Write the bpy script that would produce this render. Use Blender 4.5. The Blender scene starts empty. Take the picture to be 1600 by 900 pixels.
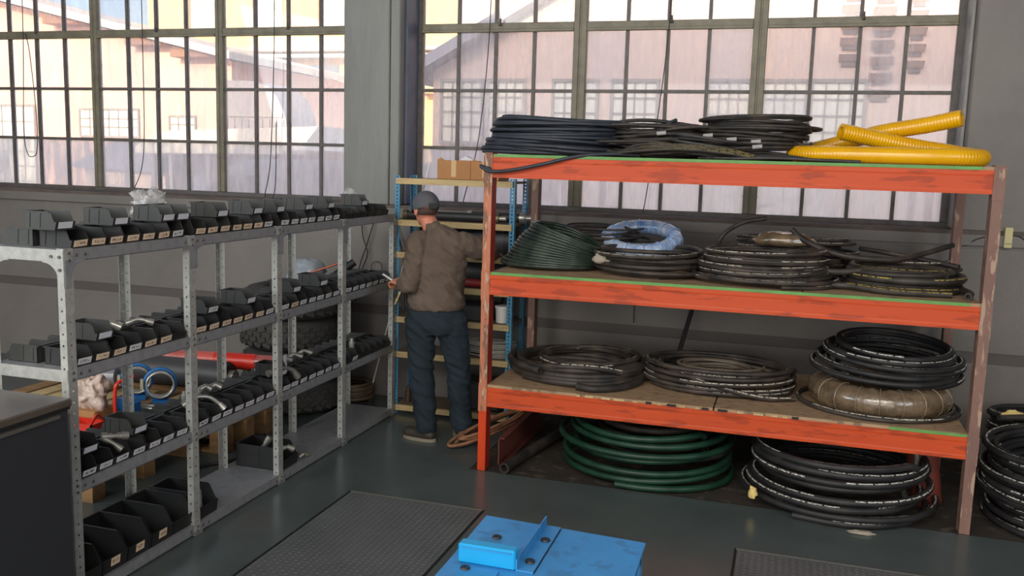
import bpy, bmesh, math, random
from mathutils import Vector, Matrix, noise
PI = math.pi
S = bpy.context.scene
COL = S.collection
rnd = random.Random(7)

# ------------------------------------------------------------------ camera, sky, sun, lights, exposure
cam = bpy.data.cameras.new('camera'); cam.sensor_width = 36; cam.lens = 36*1413.62/1600; cam.clip_end = 500
co = bpy.data.objects.new('camera', cam); COL.objects.link(co); S.camera = co
R_ = (0.95526461, 0.29438847, 0.02837161); U_ = (-0.06723867, 0.12275748, 0.99015633); F_ = (-0.28800778, 0.94776897, -0.13706017)
co.matrix_world = Matrix(((R_[0], U_[0], -F_[0], 0), (R_[1], U_[1], -F_[1], 0), (R_[2], U_[2], -F_[2], 2.0), (0, 0, 0, 1)))
S.view_settings.view_transform = 'Standard'; S.view_settings.look = 'None'
S.view_settings.exposure = 0.45; S.view_settings.gamma = 1; S.view_settings.use_curve_mapping = False

world = bpy.data.worlds.new('sky'); S.world = world; world.use_nodes = True
wn = world.node_tree.nodes; wl = world.node_tree.links
sky = wn.new('ShaderNodeTexSky'); sky.sky_type = 'NISHITA'; sky.sun_disc = False
sky.sun_elevation = math.radians(30); sky.sun_rotation = math.radians(185); sky.dust_density = 3.0
bg = wn['Background']; bg.inputs['Strength'].default_value = 0.25
wl.new(sky.outputs[0], bg.inputs[0])

def light(name, kind, loc, aim, energy, color, size=None, angle=None):
    d = bpy.data.lights.new(name, kind); d.energy = energy; d.color = color
    if size: d.shape = 'RECTANGLE'; d.size, d.size_y = size
    if angle: d.angle = angle
    o = bpy.data.objects.new(name, d); COL.objects.link(o); o.location = loc
    o.rotation_euler = (Vector(aim)-Vector(loc)).to_track_quat('-Z', 'Y').to_euler()
    return o
light('sun', 'SUN', (0, -20, 0), (-4, 20, -11.7), 4.2, (1.0, 0.82, 0.60), angle=math.radians(1))
# area lights stand for daylight from behind; rear and side walls are closed
light('rear_window_light', 'AREA', (-1.5, -3.4, 5.85), (-1.5, 6, .9), 620, (1.0, 0.94, 0.86), (9, 2.6))
light('rear_fill_light', 'AREA', (-1.5, -4.7, 2.0), (-1.2, 6, 1.3), 260, (1.0, 0.95, 0.88), (10, 3.4))  # low fill added at the rear to lift the wall behind the decks
light('left_window_light', 'AREA', (-8.7, -0.5, 3.3), (2, 3.5, 1.0), 300, (0.86, 0.93, 1.0), (6, 2.4))
light('right_fill_light', 'AREA', (5.7, 0.5, 3.2), (-3, 4.5, 0.8), 170, (0.92, 0.95, 1.0), (6, 2.4))  # side fill added to brighten the shelving faces; this wall has no window

# ------------------------------------------------------------------ materials
def s(r, g, b):
    f = lambda c: (c/255/12.92 if c/255 <= .04045 else ((c/255+.055)/1.055)**2.4)
    return (f(r), f(g), f(b), 1)
MC = {}
def mat(name, col=None, rough=.6, metal=0, col2=None, scale=8, amount=.5, stretch=(1, 1, 1), bump=0, bscale=None, sharp=False, col3=None, spec=None, coat=0, alpha=None, trans=0):
    if name in MC: return MC[name]
    m = bpy.data.materials.new(name); m.use_nodes = True; MC[name] = m
    n = m.node_tree.nodes; l = m.node_tree.links; b = n['Principled BSDF']
    b.inputs['Base Color'].default_value = col; b.inputs['Roughness'].default_value = rough; b.inputs['Metallic'].default_value = metal
    if spec is not None: b.inputs['Specular IOR Level'].default_value = spec
    if coat: b.inputs['Coat Weight'].default_value = coat; b.inputs['Coat Roughness'].default_value = .15
    if trans: b.inputs['Transmission Weight'].default_value = trans
    if alpha is not None: b.inputs['Alpha'].default_value = alpha
    tc = n.new('ShaderNodeTexCoord'); mp = n.new('ShaderNodeMapping'); l.new(tc.outputs['Object'], mp.inputs[0]); mp.inputs['Scale'].default_value = stretch
    if col2:
        t = n.new('ShaderNodeTexNoise'); t.inputs['Scale'].default_value = scale; t.inputs['Detail'].default_value = 5; t.inputs['Roughness'].default_value = .65
        l.new(mp.outputs[0], t.inputs[0])
        r = n.new('ShaderNodeValToRGB'); l.new(t.outputs[0], r.inputs[0])
        w = .02 if sharp else .2; c = 1-amount
        e = r.color_ramp.elements; e[0].position = max(0, c-w); e[1].position = min(1, c+w); e[0].color = col; e[1].color = col2
        src = r.outputs[0]
        if col3:
            t2 = n.new('ShaderNodeTexNoise'); t2.inputs['Scale'].default_value = scale*3.1; t2.inputs['Detail'].default_value = 6; l.new(mp.outputs[0], t2.inputs[0])
            r2 = n.new('ShaderNodeValToRGB'); r2.color_ramp.elements[0].position = .56; r2.color_ramp.elements[1].position = .62; l.new(t2.outputs[0], r2.inputs[0])
            mx = n.new('ShaderNodeMix'); mx.data_type = 'RGBA'; l.new(r2.outputs[0], mx.inputs[0]); l.new(src, mx.inputs[6]); mx.inputs[7].default_value = col3; src = mx.outputs[2]
        l.new(src, b.inputs['Base Color'])
    if bump:
        t = n.new('ShaderNodeTexNoise'); t.inputs['Scale'].default_value = bscale or scale*4; t.inputs['Detail'].default_value = 4; l.new(mp.outputs[0], t.inputs[0])
        bn = n.new('ShaderNodeBump'); bn.inputs['Strength'].default_value = bump; bn.inputs['Distance'].default_value = .01
        l.new(t.outputs[0], bn.inputs['Height']); l.new(bn.outputs[0], b.inputs['Normal'])
    return m
def hose_mat(name, col=None, dust=None, ink=None, ink_w=.035, rough=.5, dash=22, twist=.10, period=1.0):
    if name in MC: return MC[name]
    m = mat(name, col, rough, spec=.35); n = m.node_tree.nodes; l = m.node_tree.links; b = n['Principled BSDF']
    g = n.new('ShaderNodeTexCoord')
    t = n.new('ShaderNodeTexNoise'); t.inputs['Scale'].default_value = 9; t.inputs['Detail'].default_value = 6; l.new(g.outputs['Object'], t.inputs[0])
    r = n.new('ShaderNodeValToRGB'); l.new(t.outputs[0], r.inputs[0]); r.color_ramp.elements[0].position = .38; r.color_ramp.elements[1].position = .72
    r.color_ramp.elements[0].color = col; r.color_ramp.elements[1].color = dust
    src = r.outputs[0]
    if ink:
        sx = n.new('ShaderNodeSeparateXYZ'); l.new(g.outputs['UV'], sx.inputs[0])
        def M(op, a, bb=None):
            q = n.new('ShaderNodeMath'); q.operation = op
            for i, v in enumerate((a, bb)):
                if v is None: continue
                if isinstance(v, (int, float)): q.inputs[i].default_value = v
                else: l.new(v, q.inputs[i])
            return q.outputs[0]
        u = sx.outputs[0]; v = sx.outputs[1]
        wob = M('MULTIPLY', M('SINE', M('MULTIPLY', u, 1.3)), twist)
        d = M('ABSOLUTE', M('SUBTRACT', M('ADD', v, wob), .20))
        band = M('LESS_THAN', d, ink_w)
        cb = n.new('ShaderNodeCombineXYZ'); l.new(M('MULTIPLY', u, dash), cb.inputs[0]); l.new(M('MULTIPLY', v, 9.0), cb.inputs[1])
        tn = n.new('ShaderNodeTexNoise'); tn.inputs['Scale'].default_value = 3; tn.inputs['Detail'].default_value = 2; l.new(cb.outputs[0], tn.inputs[0])
        gate = M('GREATER_THAN', M('FRACT', M('MULTIPLY', u, period)), .22)
        words = M('GREATER_THAN', M('FRACT', M('MULTIPLY', u, 11.0)), .14)
        k = M('MULTIPLY', M('MULTIPLY', M('MULTIPLY', band, gate), words), M('GREATER_THAN', tn.outputs[0], .47))
        mx = n.new('ShaderNodeMix'); mx.data_type = 'RGBA'; l.new(k, mx.inputs[0]); l.new(src, mx.inputs[6]); mx.inputs[7].default_value = ink; src = mx.outputs[2]
    l.new(src, b.inputs['Base Color'])
    return m
def label_mat(name, paper, ink):
    m = mat(name, paper, .7); n = m.node_tree.nodes; l = m.node_tree.links; b = n['Principled BSDF']
    g = n.new('ShaderNodeTexCoord'); mp = n.new('ShaderNodeMapping'); mp.inputs['Scale'].default_value = (1, 260, 110); l.new(g.outputs['Object'], mp.inputs[0])
    oi = n.new('ShaderNodeObjectInfo'); ad = n.new('ShaderNodeVectorMath'); l.new(mp.outputs[0], ad.inputs[0]); 
    sc = n.new('ShaderNodeMath'); sc.operation = 'MULTIPLY'; sc.inputs[1].default_value = 200; l.new(oi.outputs['Random'], sc.inputs[0]); l.new(sc.outputs[0], ad.inputs[1])
    t = n.new('ShaderNodeTexNoise'); t.inputs['Scale'].default_value = 1; t.inputs['Detail'].default_value = 1; l.new(ad.outputs[0], t.inputs[0])
    sx = n.new('ShaderNodeSeparateXYZ'); l.new(g.outputs['Generated'], sx.inputs[0])
    def M(op, a, bb):
        q = n.new('ShaderNodeMath'); q.operation = op
        for i, v in enumerate((a, bb)):
            if isinstance(v, (int, float)): q.inputs[i].default_value = v
            else: l.new(v, q.inputs[i])
        return q.outputs[0]
    band = M('LESS_THAN', M('ABSOLUTE', M('SUBTRACT', sx.outputs[2], .5), 0), .22)
    band2 = M('LESS_THAN', M('ABSOLUTE', M('SUBTRACT', sx.outputs[1], .5), 0), .36)
    k = M('MULTIPLY', M('MULTIPLY', band, band2), M('GREATER_THAN', t.outputs[0], .52))
    mx = n.new('ShaderNodeMix'); mx.data_type = 'RGBA'; l.new(k, mx.inputs[0]); mx.inputs[6].default_value = paper; mx.inputs[7].default_value = ink
    l.new(mx.outputs[2], b.inputs['Base Color']); return m

WALL = mat('grey_painted_wall', s(118, 113, 108), .55, col2=s(103, 99, 96), scale=1.6, amount=.5, bump=.25, bscale=30)
PILLAR = mat('painted_concrete_pillar', s(128, 130, 127), .6, col2=s(112, 114, 112), scale=2.5, amount=.5, stretch=(2, 2, .35), bump=.5, bscale=16)
SILL = mat('weathered_sill', s(98, 88, 82), .8, col2=s(72, 62, 58), scale=5, amount=.5, bump=.5)
CEIL = mat('ceiling_paint', s(150, 150, 148), .8)
FLOOR = mat('painted_floor', s(82, 91, 91), .25, col2=s(71, 80, 80), scale=1.8, amount=.5, bump=.06, bscale=6, spec=.5)
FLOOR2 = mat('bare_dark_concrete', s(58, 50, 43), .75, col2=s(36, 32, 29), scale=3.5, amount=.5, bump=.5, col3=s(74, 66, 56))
MULL = mat('olive_steel_frame', s(120, 116, 98), .5, col2=s(94, 88, 76), scale=9, amount=.45, bump=.4)
BAR = mat('grey_steel_bar', s(92, 88, 86), .5, col2=s(70, 64, 62), scale=14, amount=.45, bump=.4)
GALV = mat('galvanised_steel', s(176, 177, 172), .42, .25, col2=s(144, 146, 144), scale=26, amount=.5, bump=.08)
GALVD = mat('galvanised_beam', s(142, 144, 147), .45, .2, col2=s(118, 120, 124), scale=18, amount=.45, bump=.08)
BOLT = mat('zinc_bolt', s(120, 120, 118), .35, .8)
ORANGE = mat('orange_beam_paint', s(190, 72, 30), .5, spec=.35, col2=s(178, 64, 26), scale=3, amount=.45, stretch=(.6, 1, 3), bump=.08, col3=s(158, 58, 26))
ORANGE_P = mat('orange_post_paint', s(196, 64, 24), .5, spec=.3, col2=s(168, 52, 24), scale=6, amount=.45, stretch=(1, 1, .4), bump=.1)
PEEL = mat('peeling_post', s(176, 108, 80), .7, col2=s(120, 84, 66), scale=9, amount=.5, stretch=(2, 2, .35), sharp=True, col3=s(178, 152, 126), bump=.4)
BROWNPOST = mat('brown_post', s(128, 96, 84), .65, col2=s(104, 78, 70), scale=7, amount=.5, stretch=(1.5, 1.5, .35), col3=s(158, 132, 112), bump=.3)
REDPOST = mat('red_post_side', s(158, 46, 34), .5, col2=s(130, 40, 32), scale=5, amount=.5)
CHIP = mat('chipboard', s(168, 140, 108), .75, col2=s(140, 114, 88), scale=5, amount=.5, stretch=(1, 2.5, 1), bump=.15, col3=s(120, 100, 78))
GREEN = mat('green_edge_paint', s(96, 152, 76), .55, col2=s(84, 122, 66), scale=7, amount=.45)
TIMBER = mat('pale_timber', s(196, 174, 128), .7, col2=s(166, 142, 100), scale=7, amount=.5, stretch=(.4, 3, 3), bump=.1)
PALLETW = mat('pallet_timber', s(150, 116, 76), .8, col2=s(112, 84, 54), scale=6, amount=.5, stretch=(.4, 3, 3), bump=.2)
BLUEPOST = mat('blue_rack_paint', s(64, 134, 170), .45, col2=s(50, 108, 142), scale=9, amount=.4)
BIN = mat('black_bin_plastic', s(38, 38, 38), .42, col2=s(32, 32, 33), scale=5, amount=.5, spec=.5)
BIN2 = mat('dusty_bin_plastic', s(56, 58, 56), .5, col2=s(46, 48, 46), scale=6, amount=.5)
LW = label_mat('white_bin_label', s(208, 208, 210), s(60, 60, 70))
LB = label_mat('beige_bin_label', s(220, 196, 168), s(90, 60, 50))
LP = mat('plain_bin_label', s(205, 206, 214), .7)
STEEL = mat('bright_fitting_steel', s(205, 204, 198), .28, .6, col2=s(150, 148, 140), scale=20, amount=.5)
DSTEEL = mat('dull_steel', s(140, 137, 130), .4, .5)
BLACKM = mat('black_steel', s(40, 40, 42), .5)
DARK = mat('near_black', s(22, 22, 23), .6)
BENCH = mat('blue_bench_paint', s(58, 140, 200), .38, col2=s(48, 124, 184), scale=5, amount=.5, bump=.06, col3=s(52, 118, 170))
BENCH2 = mat('bright_blue_paint', s(22, 148, 206), .35)
CAB = mat('charcoal_cabinet_paint', s(44, 46, 50), .5)
CABTOP = mat('worn_cabinet_top', s(92, 82, 72), .3, col2=s(66, 60, 56), scale=4, amount=.5, stretch=(1, .5, 1))
CARD = mat('cardboard', s(176, 128, 82), .8, col2=s(158, 112, 70), scale=4, amount=.5)
RUB = mat('tyre_rubber', s(66, 64, 60), .75, col2=s(54, 52, 49), scale=10, amount=.5)
YEL = mat('yellow_ribbed_hose', s(226, 172, 6), .28, col2=s(208, 150, 4), scale=5, amount=.5, coat=.5)
HD = hose_mat('dark_rubber_hose', s(40, 38, 37), s(70, 62, 56))
HW = hose_mat('printed_rubber_hose', s(40, 37, 35), s(74, 65, 58), s(200, 195, 180))
HY = hose_mat('yellow_printed_hose', s(40, 38, 36), s(66, 60, 54), s(170, 150, 74), .03)
HB = hose_mat('blue_black_hose', s(42, 47, 56), s(54, 58, 66), rough=.42)
HG = hose_mat('green_black_hose', s(36, 46, 42), s(60, 70, 62), rough=.26)
HGG = hose_mat('green_hose', s(20, 48, 37), s(32, 66, 50), rough=.4)
HGREY = hose_mat('grey_thin_hose', s(130, 126, 120), s(160, 155, 148))
HTAN = hose_mat('tan_strap', s(158, 112, 84), s(126, 90, 70), rough=.8)
CABLE = mat('black_cable', s(34, 34, 36), .5)
SKIN = mat('skin', s(196, 130, 104), .55, col2=s(182, 112, 90), scale=9, amount=.4)
SWEAT = mat('brown_fleece', s(100, 86, 76), .95, col2=s(88, 75, 66), scale=10, amount=.5, bump=.9, bscale=11, stretch=(1, 1, 1.6))
JEAN = mat('dark_blue_denim', s(29, 44, 54), .9, col2=s(22, 33, 41), scale=7, amount=.5, bump=.9, bscale=12, stretch=(1, 1, 1.4))
CAPM = mat('grey_cap_cloth', s(88, 88, 94), .85, col2=s(76, 76, 82), scale=20, amount=.5, bump=.2)
BOOT = mat('dark_boot_leather', s(64, 56, 48), .6, col2=s(44, 40, 36), scale=12, amount=.5)
SOLE = mat('boot_sole', s(130, 122, 106), .8)
PWHITE = mat('white_plastic', s(225, 225, 222), .4)
WRAPB = mat('blue_shrink_wrap', s(222, 230, 240), .15, col2=s(96, 136, 190), scale=11, amount=.5, stretch=(1, 1, .6), sharp=False, coat=.6, bump=.6, bscale=20)
WRAPC = mat('clear_wrapped_hose', s(132, 112, 88), .16, col2=s(84, 72, 58), scale=12, amount=.55, coat=1, bump=.6, bscale=24)
FILM = mat('clear_film', s(210, 212, 214), .12, coat=1, bump=1, bscale=30, alpha=.42)
def glass(name, milk, tint):
    m = bpy.data.materials.new(name); m.use_nodes = True; n = m.node_tree.nodes; l = m.node_tree.links
    for x in list(n):
        if x.type != 'OUTPUT_MATERIAL': n.remove(x)
    out = [x for x in n if x.type == 'OUTPUT_MATERIAL'][0]
    tr = n.new('ShaderNodeBsdfTransparent'); tr.inputs[0].default_value = tint
    tl = n.new('ShaderNodeBsdfTranslucent'); tl.inputs[0].default_value = (.93, .94, .97, 1)
    df = n.new('ShaderNodeBsdfDiffuse'); df.inputs[0].default_value = (.7, .7, .7, 1)
    gl = n.new('ShaderNodeBsdfGlossy'); gl.inputs['Roughness'].default_value = .03
    dm = n.new('ShaderNodeMixShader'); dm.inputs[0].default_value = .12; l.new(tl.outputs[0], dm.inputs[1]); l.new(df.outputs[0], dm.inputs[2])
    tc = n.new('ShaderNodeTexCoord'); mp = n.new('ShaderNodeMapping'); mp.inputs['Scale'].default_value = (9, 1, 1.6); l.new(tc.outputs['Object'], mp.inputs[0])
    t = n.new('ShaderNodeTexNoise'); t.inputs['Scale'].default_value = 1.5; t.inputs['Detail'].default_value = 6; l.new(mp.outputs[0], t.inputs[0])
    mr = n.new('ShaderNodeMapRange'); mr.inputs[1].default_value = .3; mr.inputs[2].default_value = .75; mr.inputs[3].default_value = milk*.7; mr.inputs[4].default_value = min(1, milk*1.35); l.new(t.outputs[0], mr.inputs[0])
    mx = n.new('ShaderNodeMixShader'); l.new(mr.outputs[0], mx.inputs[0]); l.new(tr.outputs[0], mx.inputs[1]); l.new(dm.outputs[0], mx.inputs[2])
    m2 = n.new('ShaderNodeMixShader'); m2.inputs[0].default_value = .03; l.new(mx.outputs[0], m2.inputs[1]); l.new(gl.outputs[0], m2.inputs[2])
    l.new(m2.outputs[0], out.inputs[0]); return m
GL = [glass('dusty_glass_a', .22, (.95, .95, .97, 1)), glass('dusty_glass_b', .32, (.93, .94, .97, 1)), glass('dusty_glass_c', .27, (.97, .95, .95, 1))]
GLM = [glass('milky_glass_a', .7, (.9, .93, .97, 1)), glass('milky_glass_b', .6, (.92, .94, .97, 1))]

# ------------------------------------------------------------------ mesh helpers
class MB:
    def __init__(q): q.v = []; q.f = []; q.uv = []; q.sm = []
    def add(q, vs, fs, smooth=False, uvs=None, M=None):
        o = len(q.v)
        q.v += [tuple((M @ Vector(p))) if M else tuple(p) for p in vs]
        for i, f in enumerate(fs):
            q.f.append(tuple(a+o for a in f)); q.sm.append(smooth); q.uv.append(uvs[i] if uvs else [(0, 0)]*len(f))
        return q
    def box(q, x0, x1, y0, y1, z0, z1, M=None):
        vs = [(x0, y0, z0), (x1, y0, z0), (x1, y1, z0), (x0, y1, z0), (x0, y0, z1), (x1, y0, z1), (x1, y1, z1), (x0, y1, z1)]
        return q.add(vs, [(3, 2, 1, 0), (4, 5, 6, 7), (0, 1, 5, 4), (1, 2, 6, 5), (2, 3, 7, 6), (3, 0, 4, 7)], M=M)
    def cbox(q, c, d, M=None):
        return q.box(c[0]-d[0]/2, c[0]+d[0]/2, c[1]-d[1]/2, c[1]+d[1]/2, c[2]-d[2]/2, c[2]+d[2]/2, M)
    def prism(q, pts, axis, a, b, M=None):
        n = len(pts)
        def P(p, t):
            return {0: (t, p[0], p[1]), 1: (p[0], t, p[1]), 2: (p[0], p[1], t)}[axis]
        vs = [P(p, a) for p in pts]+[P(p, b) for p in pts]
        fs = [tuple(range(n))[::-1], tuple(range(n, 2*n))]+[(i, (i+1) % n, n+(i+1) % n, n+i) for i in range(n)]
        return q.add(vs, fs, M=M)
    def lathe(q, prof, n=20, M=None, smooth=True, cap=True):
        vs = []; fs = []
        for r, z in prof:
            for i in range(n):
                a = 2*PI*i/n; vs.append((r*math.cos(a), r*math.sin(a), z))
        for k in range(len(prof)-1):
            for i in range(n):
                j = (i+1) % n; fs.append((k*n+i, k*n+j, (k+1)*n+j, (k+1)*n+i))
        q.add(vs, fs, smooth, M=M)
        if cap:
            if prof[0][0] > 1e-6: q.add(vs[:n], [tuple(range(n))[::-1]], M=M)
            if prof[-1][0] > 1e-6: q.add(vs[-n:], [tuple(range(n))], M=M)
        return q
    def cyl(q, p0, p1, r0, r1=None, n=14, cap=True):
        p0 = Vector(p0); p1 = Vector(p1); d = p1-p0; L = d.length
        M = Matrix.Translation(p0) @ d.to_track_quat('Z', 'Y').to_matrix().to_4x4()
        return q.lathe([(r0, 0), (r1 if r1 is not None else r0, L)], n, M, True, cap)
    def ell(q, c, r, nu=14, nv=10, M=None):
        prof = []
        vs = []; fs = []
        for k in range(nv+1):
            t = PI*k/nv
            for i in range(nu):
                a = 2*PI*i/nu; vs.append((c[0]+r[0]*math.sin(t)*math.cos(a), c[1]+r[1]*math.sin(t)*math.sin(a), c[2]+r[2]*math.cos(t)))
        for k in range(nv):
            for i in range(nu):
                j = (i+1) % nu; fs.append((k*nu+i, (k+1)*nu+i, (k+1)*nu+j, k*nu+j))
        return q.add(vs, fs, True, M=M)
    def torus(q, R, r, nu=48, nv=12, M=None, wob=0, seed=0, sz=1):
        rr = random.Random(seed); vs = []; fs = []
        for i in range(nu):
            a = 2*PI*i/nu; k = 1+wob*(rr.random()-.5)
            for j in range(nv):
                b = 2*PI*j/nv; vs.append(((R+r*k*math.cos(b))*math.cos(a), (R+r*k*math.cos(b))*math.sin(a), r*k*sz*math.sin(b)))
        for i in range(nu):
            for j in range(nv):
                fs.append((i*nv+j, ((i+1) % nu)*nv+j, ((i+1) % nu)*nv+(j+1) % nv, i*nv+(j+1) % nv))
        return q.add(vs, fs, True, M=M)
    def tube(q, pts, r, n=8, hollow=True, rf=None):
        P = [Vector(p) for p in pts]; N = len(P); T = []
        for i in range(N):
            d = P[min(i+1, N-1)]-P[max(i-1, 0)]
            T.append(d.normalized() if d.length > 1e-9 else Vector((1, 0, 0)))
        up = Vector((0, 0, 1)) if abs(T[0].z) < .9 else Vector((1, 0, 0))
        nrm = T[0].cross(up).normalized(); vs = []; us = [0]
        for i in range(N):
            if i:
                nrm = (nrm - T[i]*nrm.dot(T[i])).normalized(); us.append(us[-1]+(P[i]-P[i-1]).length)
                # ease back towards the horizontal outward direction so that print stays on the visible side
                h = T[i].cross(Vector((0, 0, 1)))
                if h.length > .3:
                    h.normalize(); nrm = (nrm*.8+h*.2*(1 if h.dot(nrm) > 0 else -1)).normalized()
            bn = T[i].cross(nrm); ri = r*(rf(us[-1]) if rf else 1)
            for j in range(n):
                a = 2*PI*j/n; vs.append(P[i]+nrm*(ri*math.cos(a))-bn*(ri*math.sin(a)))
        fs = []; uv = []
        for i in range(N-1):
            for j in range(n):
                k = (j+1) % n; fs.append((i*n+j, (i+1)*n+j, (i+1)*n+k, i*n+k))
                uv.append([(us[i], j/n), (us[i+1], j/n), (us[i+1], (j+1)/n), (us[i], (j+1)/n)])
        q.add(vs, fs, True, uv)
        for e, idx, sg in ((0, 0, 1), (N-1, (N-1)*n, -1)):
            ring = vs[idx:idx+n]; c = P[e]; t = T[e]*sg
            if hollow:
                r2 = [c+(p-c)*.62 for p in ring]; r3 = [p+t*r*1.6 for p in r2]
                L = list(ring)+r2+r3; ff = []
                for j in range(n):
                    k = (j+1) % n; ff += [(j, k, n+k, n+j), (n+j, n+k, 2*n+k, 2*n+j)]
                ff.append(tuple(range(2*n, 3*n))); 
                if sg < 0: ff = [f[::-1] for f in ff]
                q.add(L, ff)
            else: q.add(ring, [tuple(range(n)) if sg > 0 else tuple(range(n))[::-1]])
        return q
    def build(q, name, m, parent=None, world=False, bevel=0, kind=None, label=None):
        off = Vector((0, 0, 0))
        if world and parent: off = parent.location
        me = bpy.data.meshes.new(name)
        me.from_pydata([tuple(Vector(p)-off) for p in q.v], [], q.f)
        me.polygons.foreach_set('use_smooth', q.sm)
        if any(u != (0, 0) for f in q.uv[:3] for u in f):
            ul = me.uv_layers.new(name='UVMap'); ul.data.foreach_set('uv', [c for f in q.uv for u in f for c in u])
        me.update()
        if bevel:
            b = bmesh.new(); b.from_mesh(me)
            bmesh.ops.bevel(b, geom=b.edges[:], offset=bevel, segments=1, affect='EDGES', clamp_overlap=True); b.to_mesh(me); b.free()
        me.materials.append(m)
        o = bpy.data.objects.new(name, me); COL.objects.link(o)
        if parent: o.parent = parent
        if kind: o['kind'] = kind
        if label: o['label'] = label
        return o
LABELS = {}
def tag(o, label, cat, group=None):
    if label in LABELS: print('DUP LABEL', label)
    LABELS[label] = 1; n = len(label.split())
    if n < 4 or n > 16: print('LABEL LENGTH', n, label)
    o['label'] = label; o['category'] = cat
    if group: o['group'] = group
    return o
def thing(name, label, cat, loc=(0, 0, 0), rotz=0, group=None):
    o = bpy.data.objects.new(name, None); o.empty_display_size = .05; COL.objects.link(o)
    o.location = loc; o.rotation_euler = (0, 0, rotz); return tag(o, label, cat, group)
def dup(o, parent=None):
    c = o.copy(); COL.objects.link(c)
    if parent: c.parent = parent
    for ch in list(o.children): dup(ch, c)
    return c
def struct(o): o['kind'] = 'structure'; return o
def inst(o, name, loc, rot=(0, 0, 0), parent=None, label=None):
    c = o.copy(); c.name = name; COL.objects.link(c); c.location = loc; c.rotation_euler = rot
    if parent: c.parent = parent
    if label: c['label'] = label
    return c
def ordn(i): return ['first', 'second', 'third', 'fourth', 'fifth', 'sixth', 'seventh', 'eighth', 'ninth', 'tenth', 'eleventh', 'twelfth', 'thirteenth', 'fourteenth'][i]
def arc(pts, n=8):
    # Catmull-Rom through control points
    P = [Vector(p) for p in pts]; P = [P[0]*2-P[1]]+P+[P[-1]*2-P[-2]]; out = []
    for i in range(1, len(P)-2):
        a, b, c, d = P[i-1:i+3]
        for k in range(n):
            t = k/n; out.append(.5*((2*b)+(c-a)*t+(2*a-5*b+4*c-d)*t*t+(3*b-a-3*c+d)*t**3))
    out.append(P[-2]); return out

# ------------------------------------------------------------------ room shell
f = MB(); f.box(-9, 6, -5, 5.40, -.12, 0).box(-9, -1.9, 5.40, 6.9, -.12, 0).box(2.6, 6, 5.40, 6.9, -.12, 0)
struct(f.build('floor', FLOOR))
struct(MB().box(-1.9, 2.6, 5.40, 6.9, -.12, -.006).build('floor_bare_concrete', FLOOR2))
w = MB(); w.box(-9, 6, 6.9, 7.35, -.12, .70).box(-9, 6, 6.918, 7.35, .70, .78).box(-9, 6, 6.9, 7.35, .78, 1.50)
w.box(-9, 6, 6.915, 7.35, 1.50, 1.525).box(-9, 6, 6.88, 7.35, 1.525, 1.60)
w.box(-9, 6, 6.9, 7.35, 4.56, 6.2)
WB = struct(w.build('wall_back', WALL))
struct(MB().box(-9, 6, 6.912, 6.9178, .70, .78).build('trim_4', mat('dark_dado_band', s(84, 78, 76), .6)))
struct(MB().box(-9, 6, 6.905, 7.35, 1.60, 1.625).build('trim_1', SILL))
for nm, (a, b) in (('pillar_left', (-9, -7.78)), ('pillar_middle', (-3.60, -3.10)), ('pillar_right', (1.12, 6))):
    p = MB(); p.box(a, b, 6.9, 7.35, 1.625, 4.56)
    if nm == 'pillar_middle': p.v = []; p.f = []; p.uv = []; p.sm = []; p.box(-3.6, -3.19, 6.893, 7.35, 1.625, 4.56).box(-3.185, -3.10, 6.9, 7.35, 1.625, 4.56)
    struct(p.build('wall_back_'+nm, PILLAR if nm != 'pillar_right' else WALL, bevel=.008))
struct(MB().box(-9.2, -9, -5, 7.35, -.12, 6.2).build('wall_left', WALL))
struct(MB().box(6, 6.2, -5, 7.35, -.12, 6.2).build('wall_right', WALL))
struct(MB().box(-9.2, 6.2, -5.2, -5, -.12, 6.2).build('wall_rear', WALL))
struct(MB().box(-9.4, 6.4, -5.4, 7.6, 6.2, 6.4).build('ceiling', CEIL))

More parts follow.
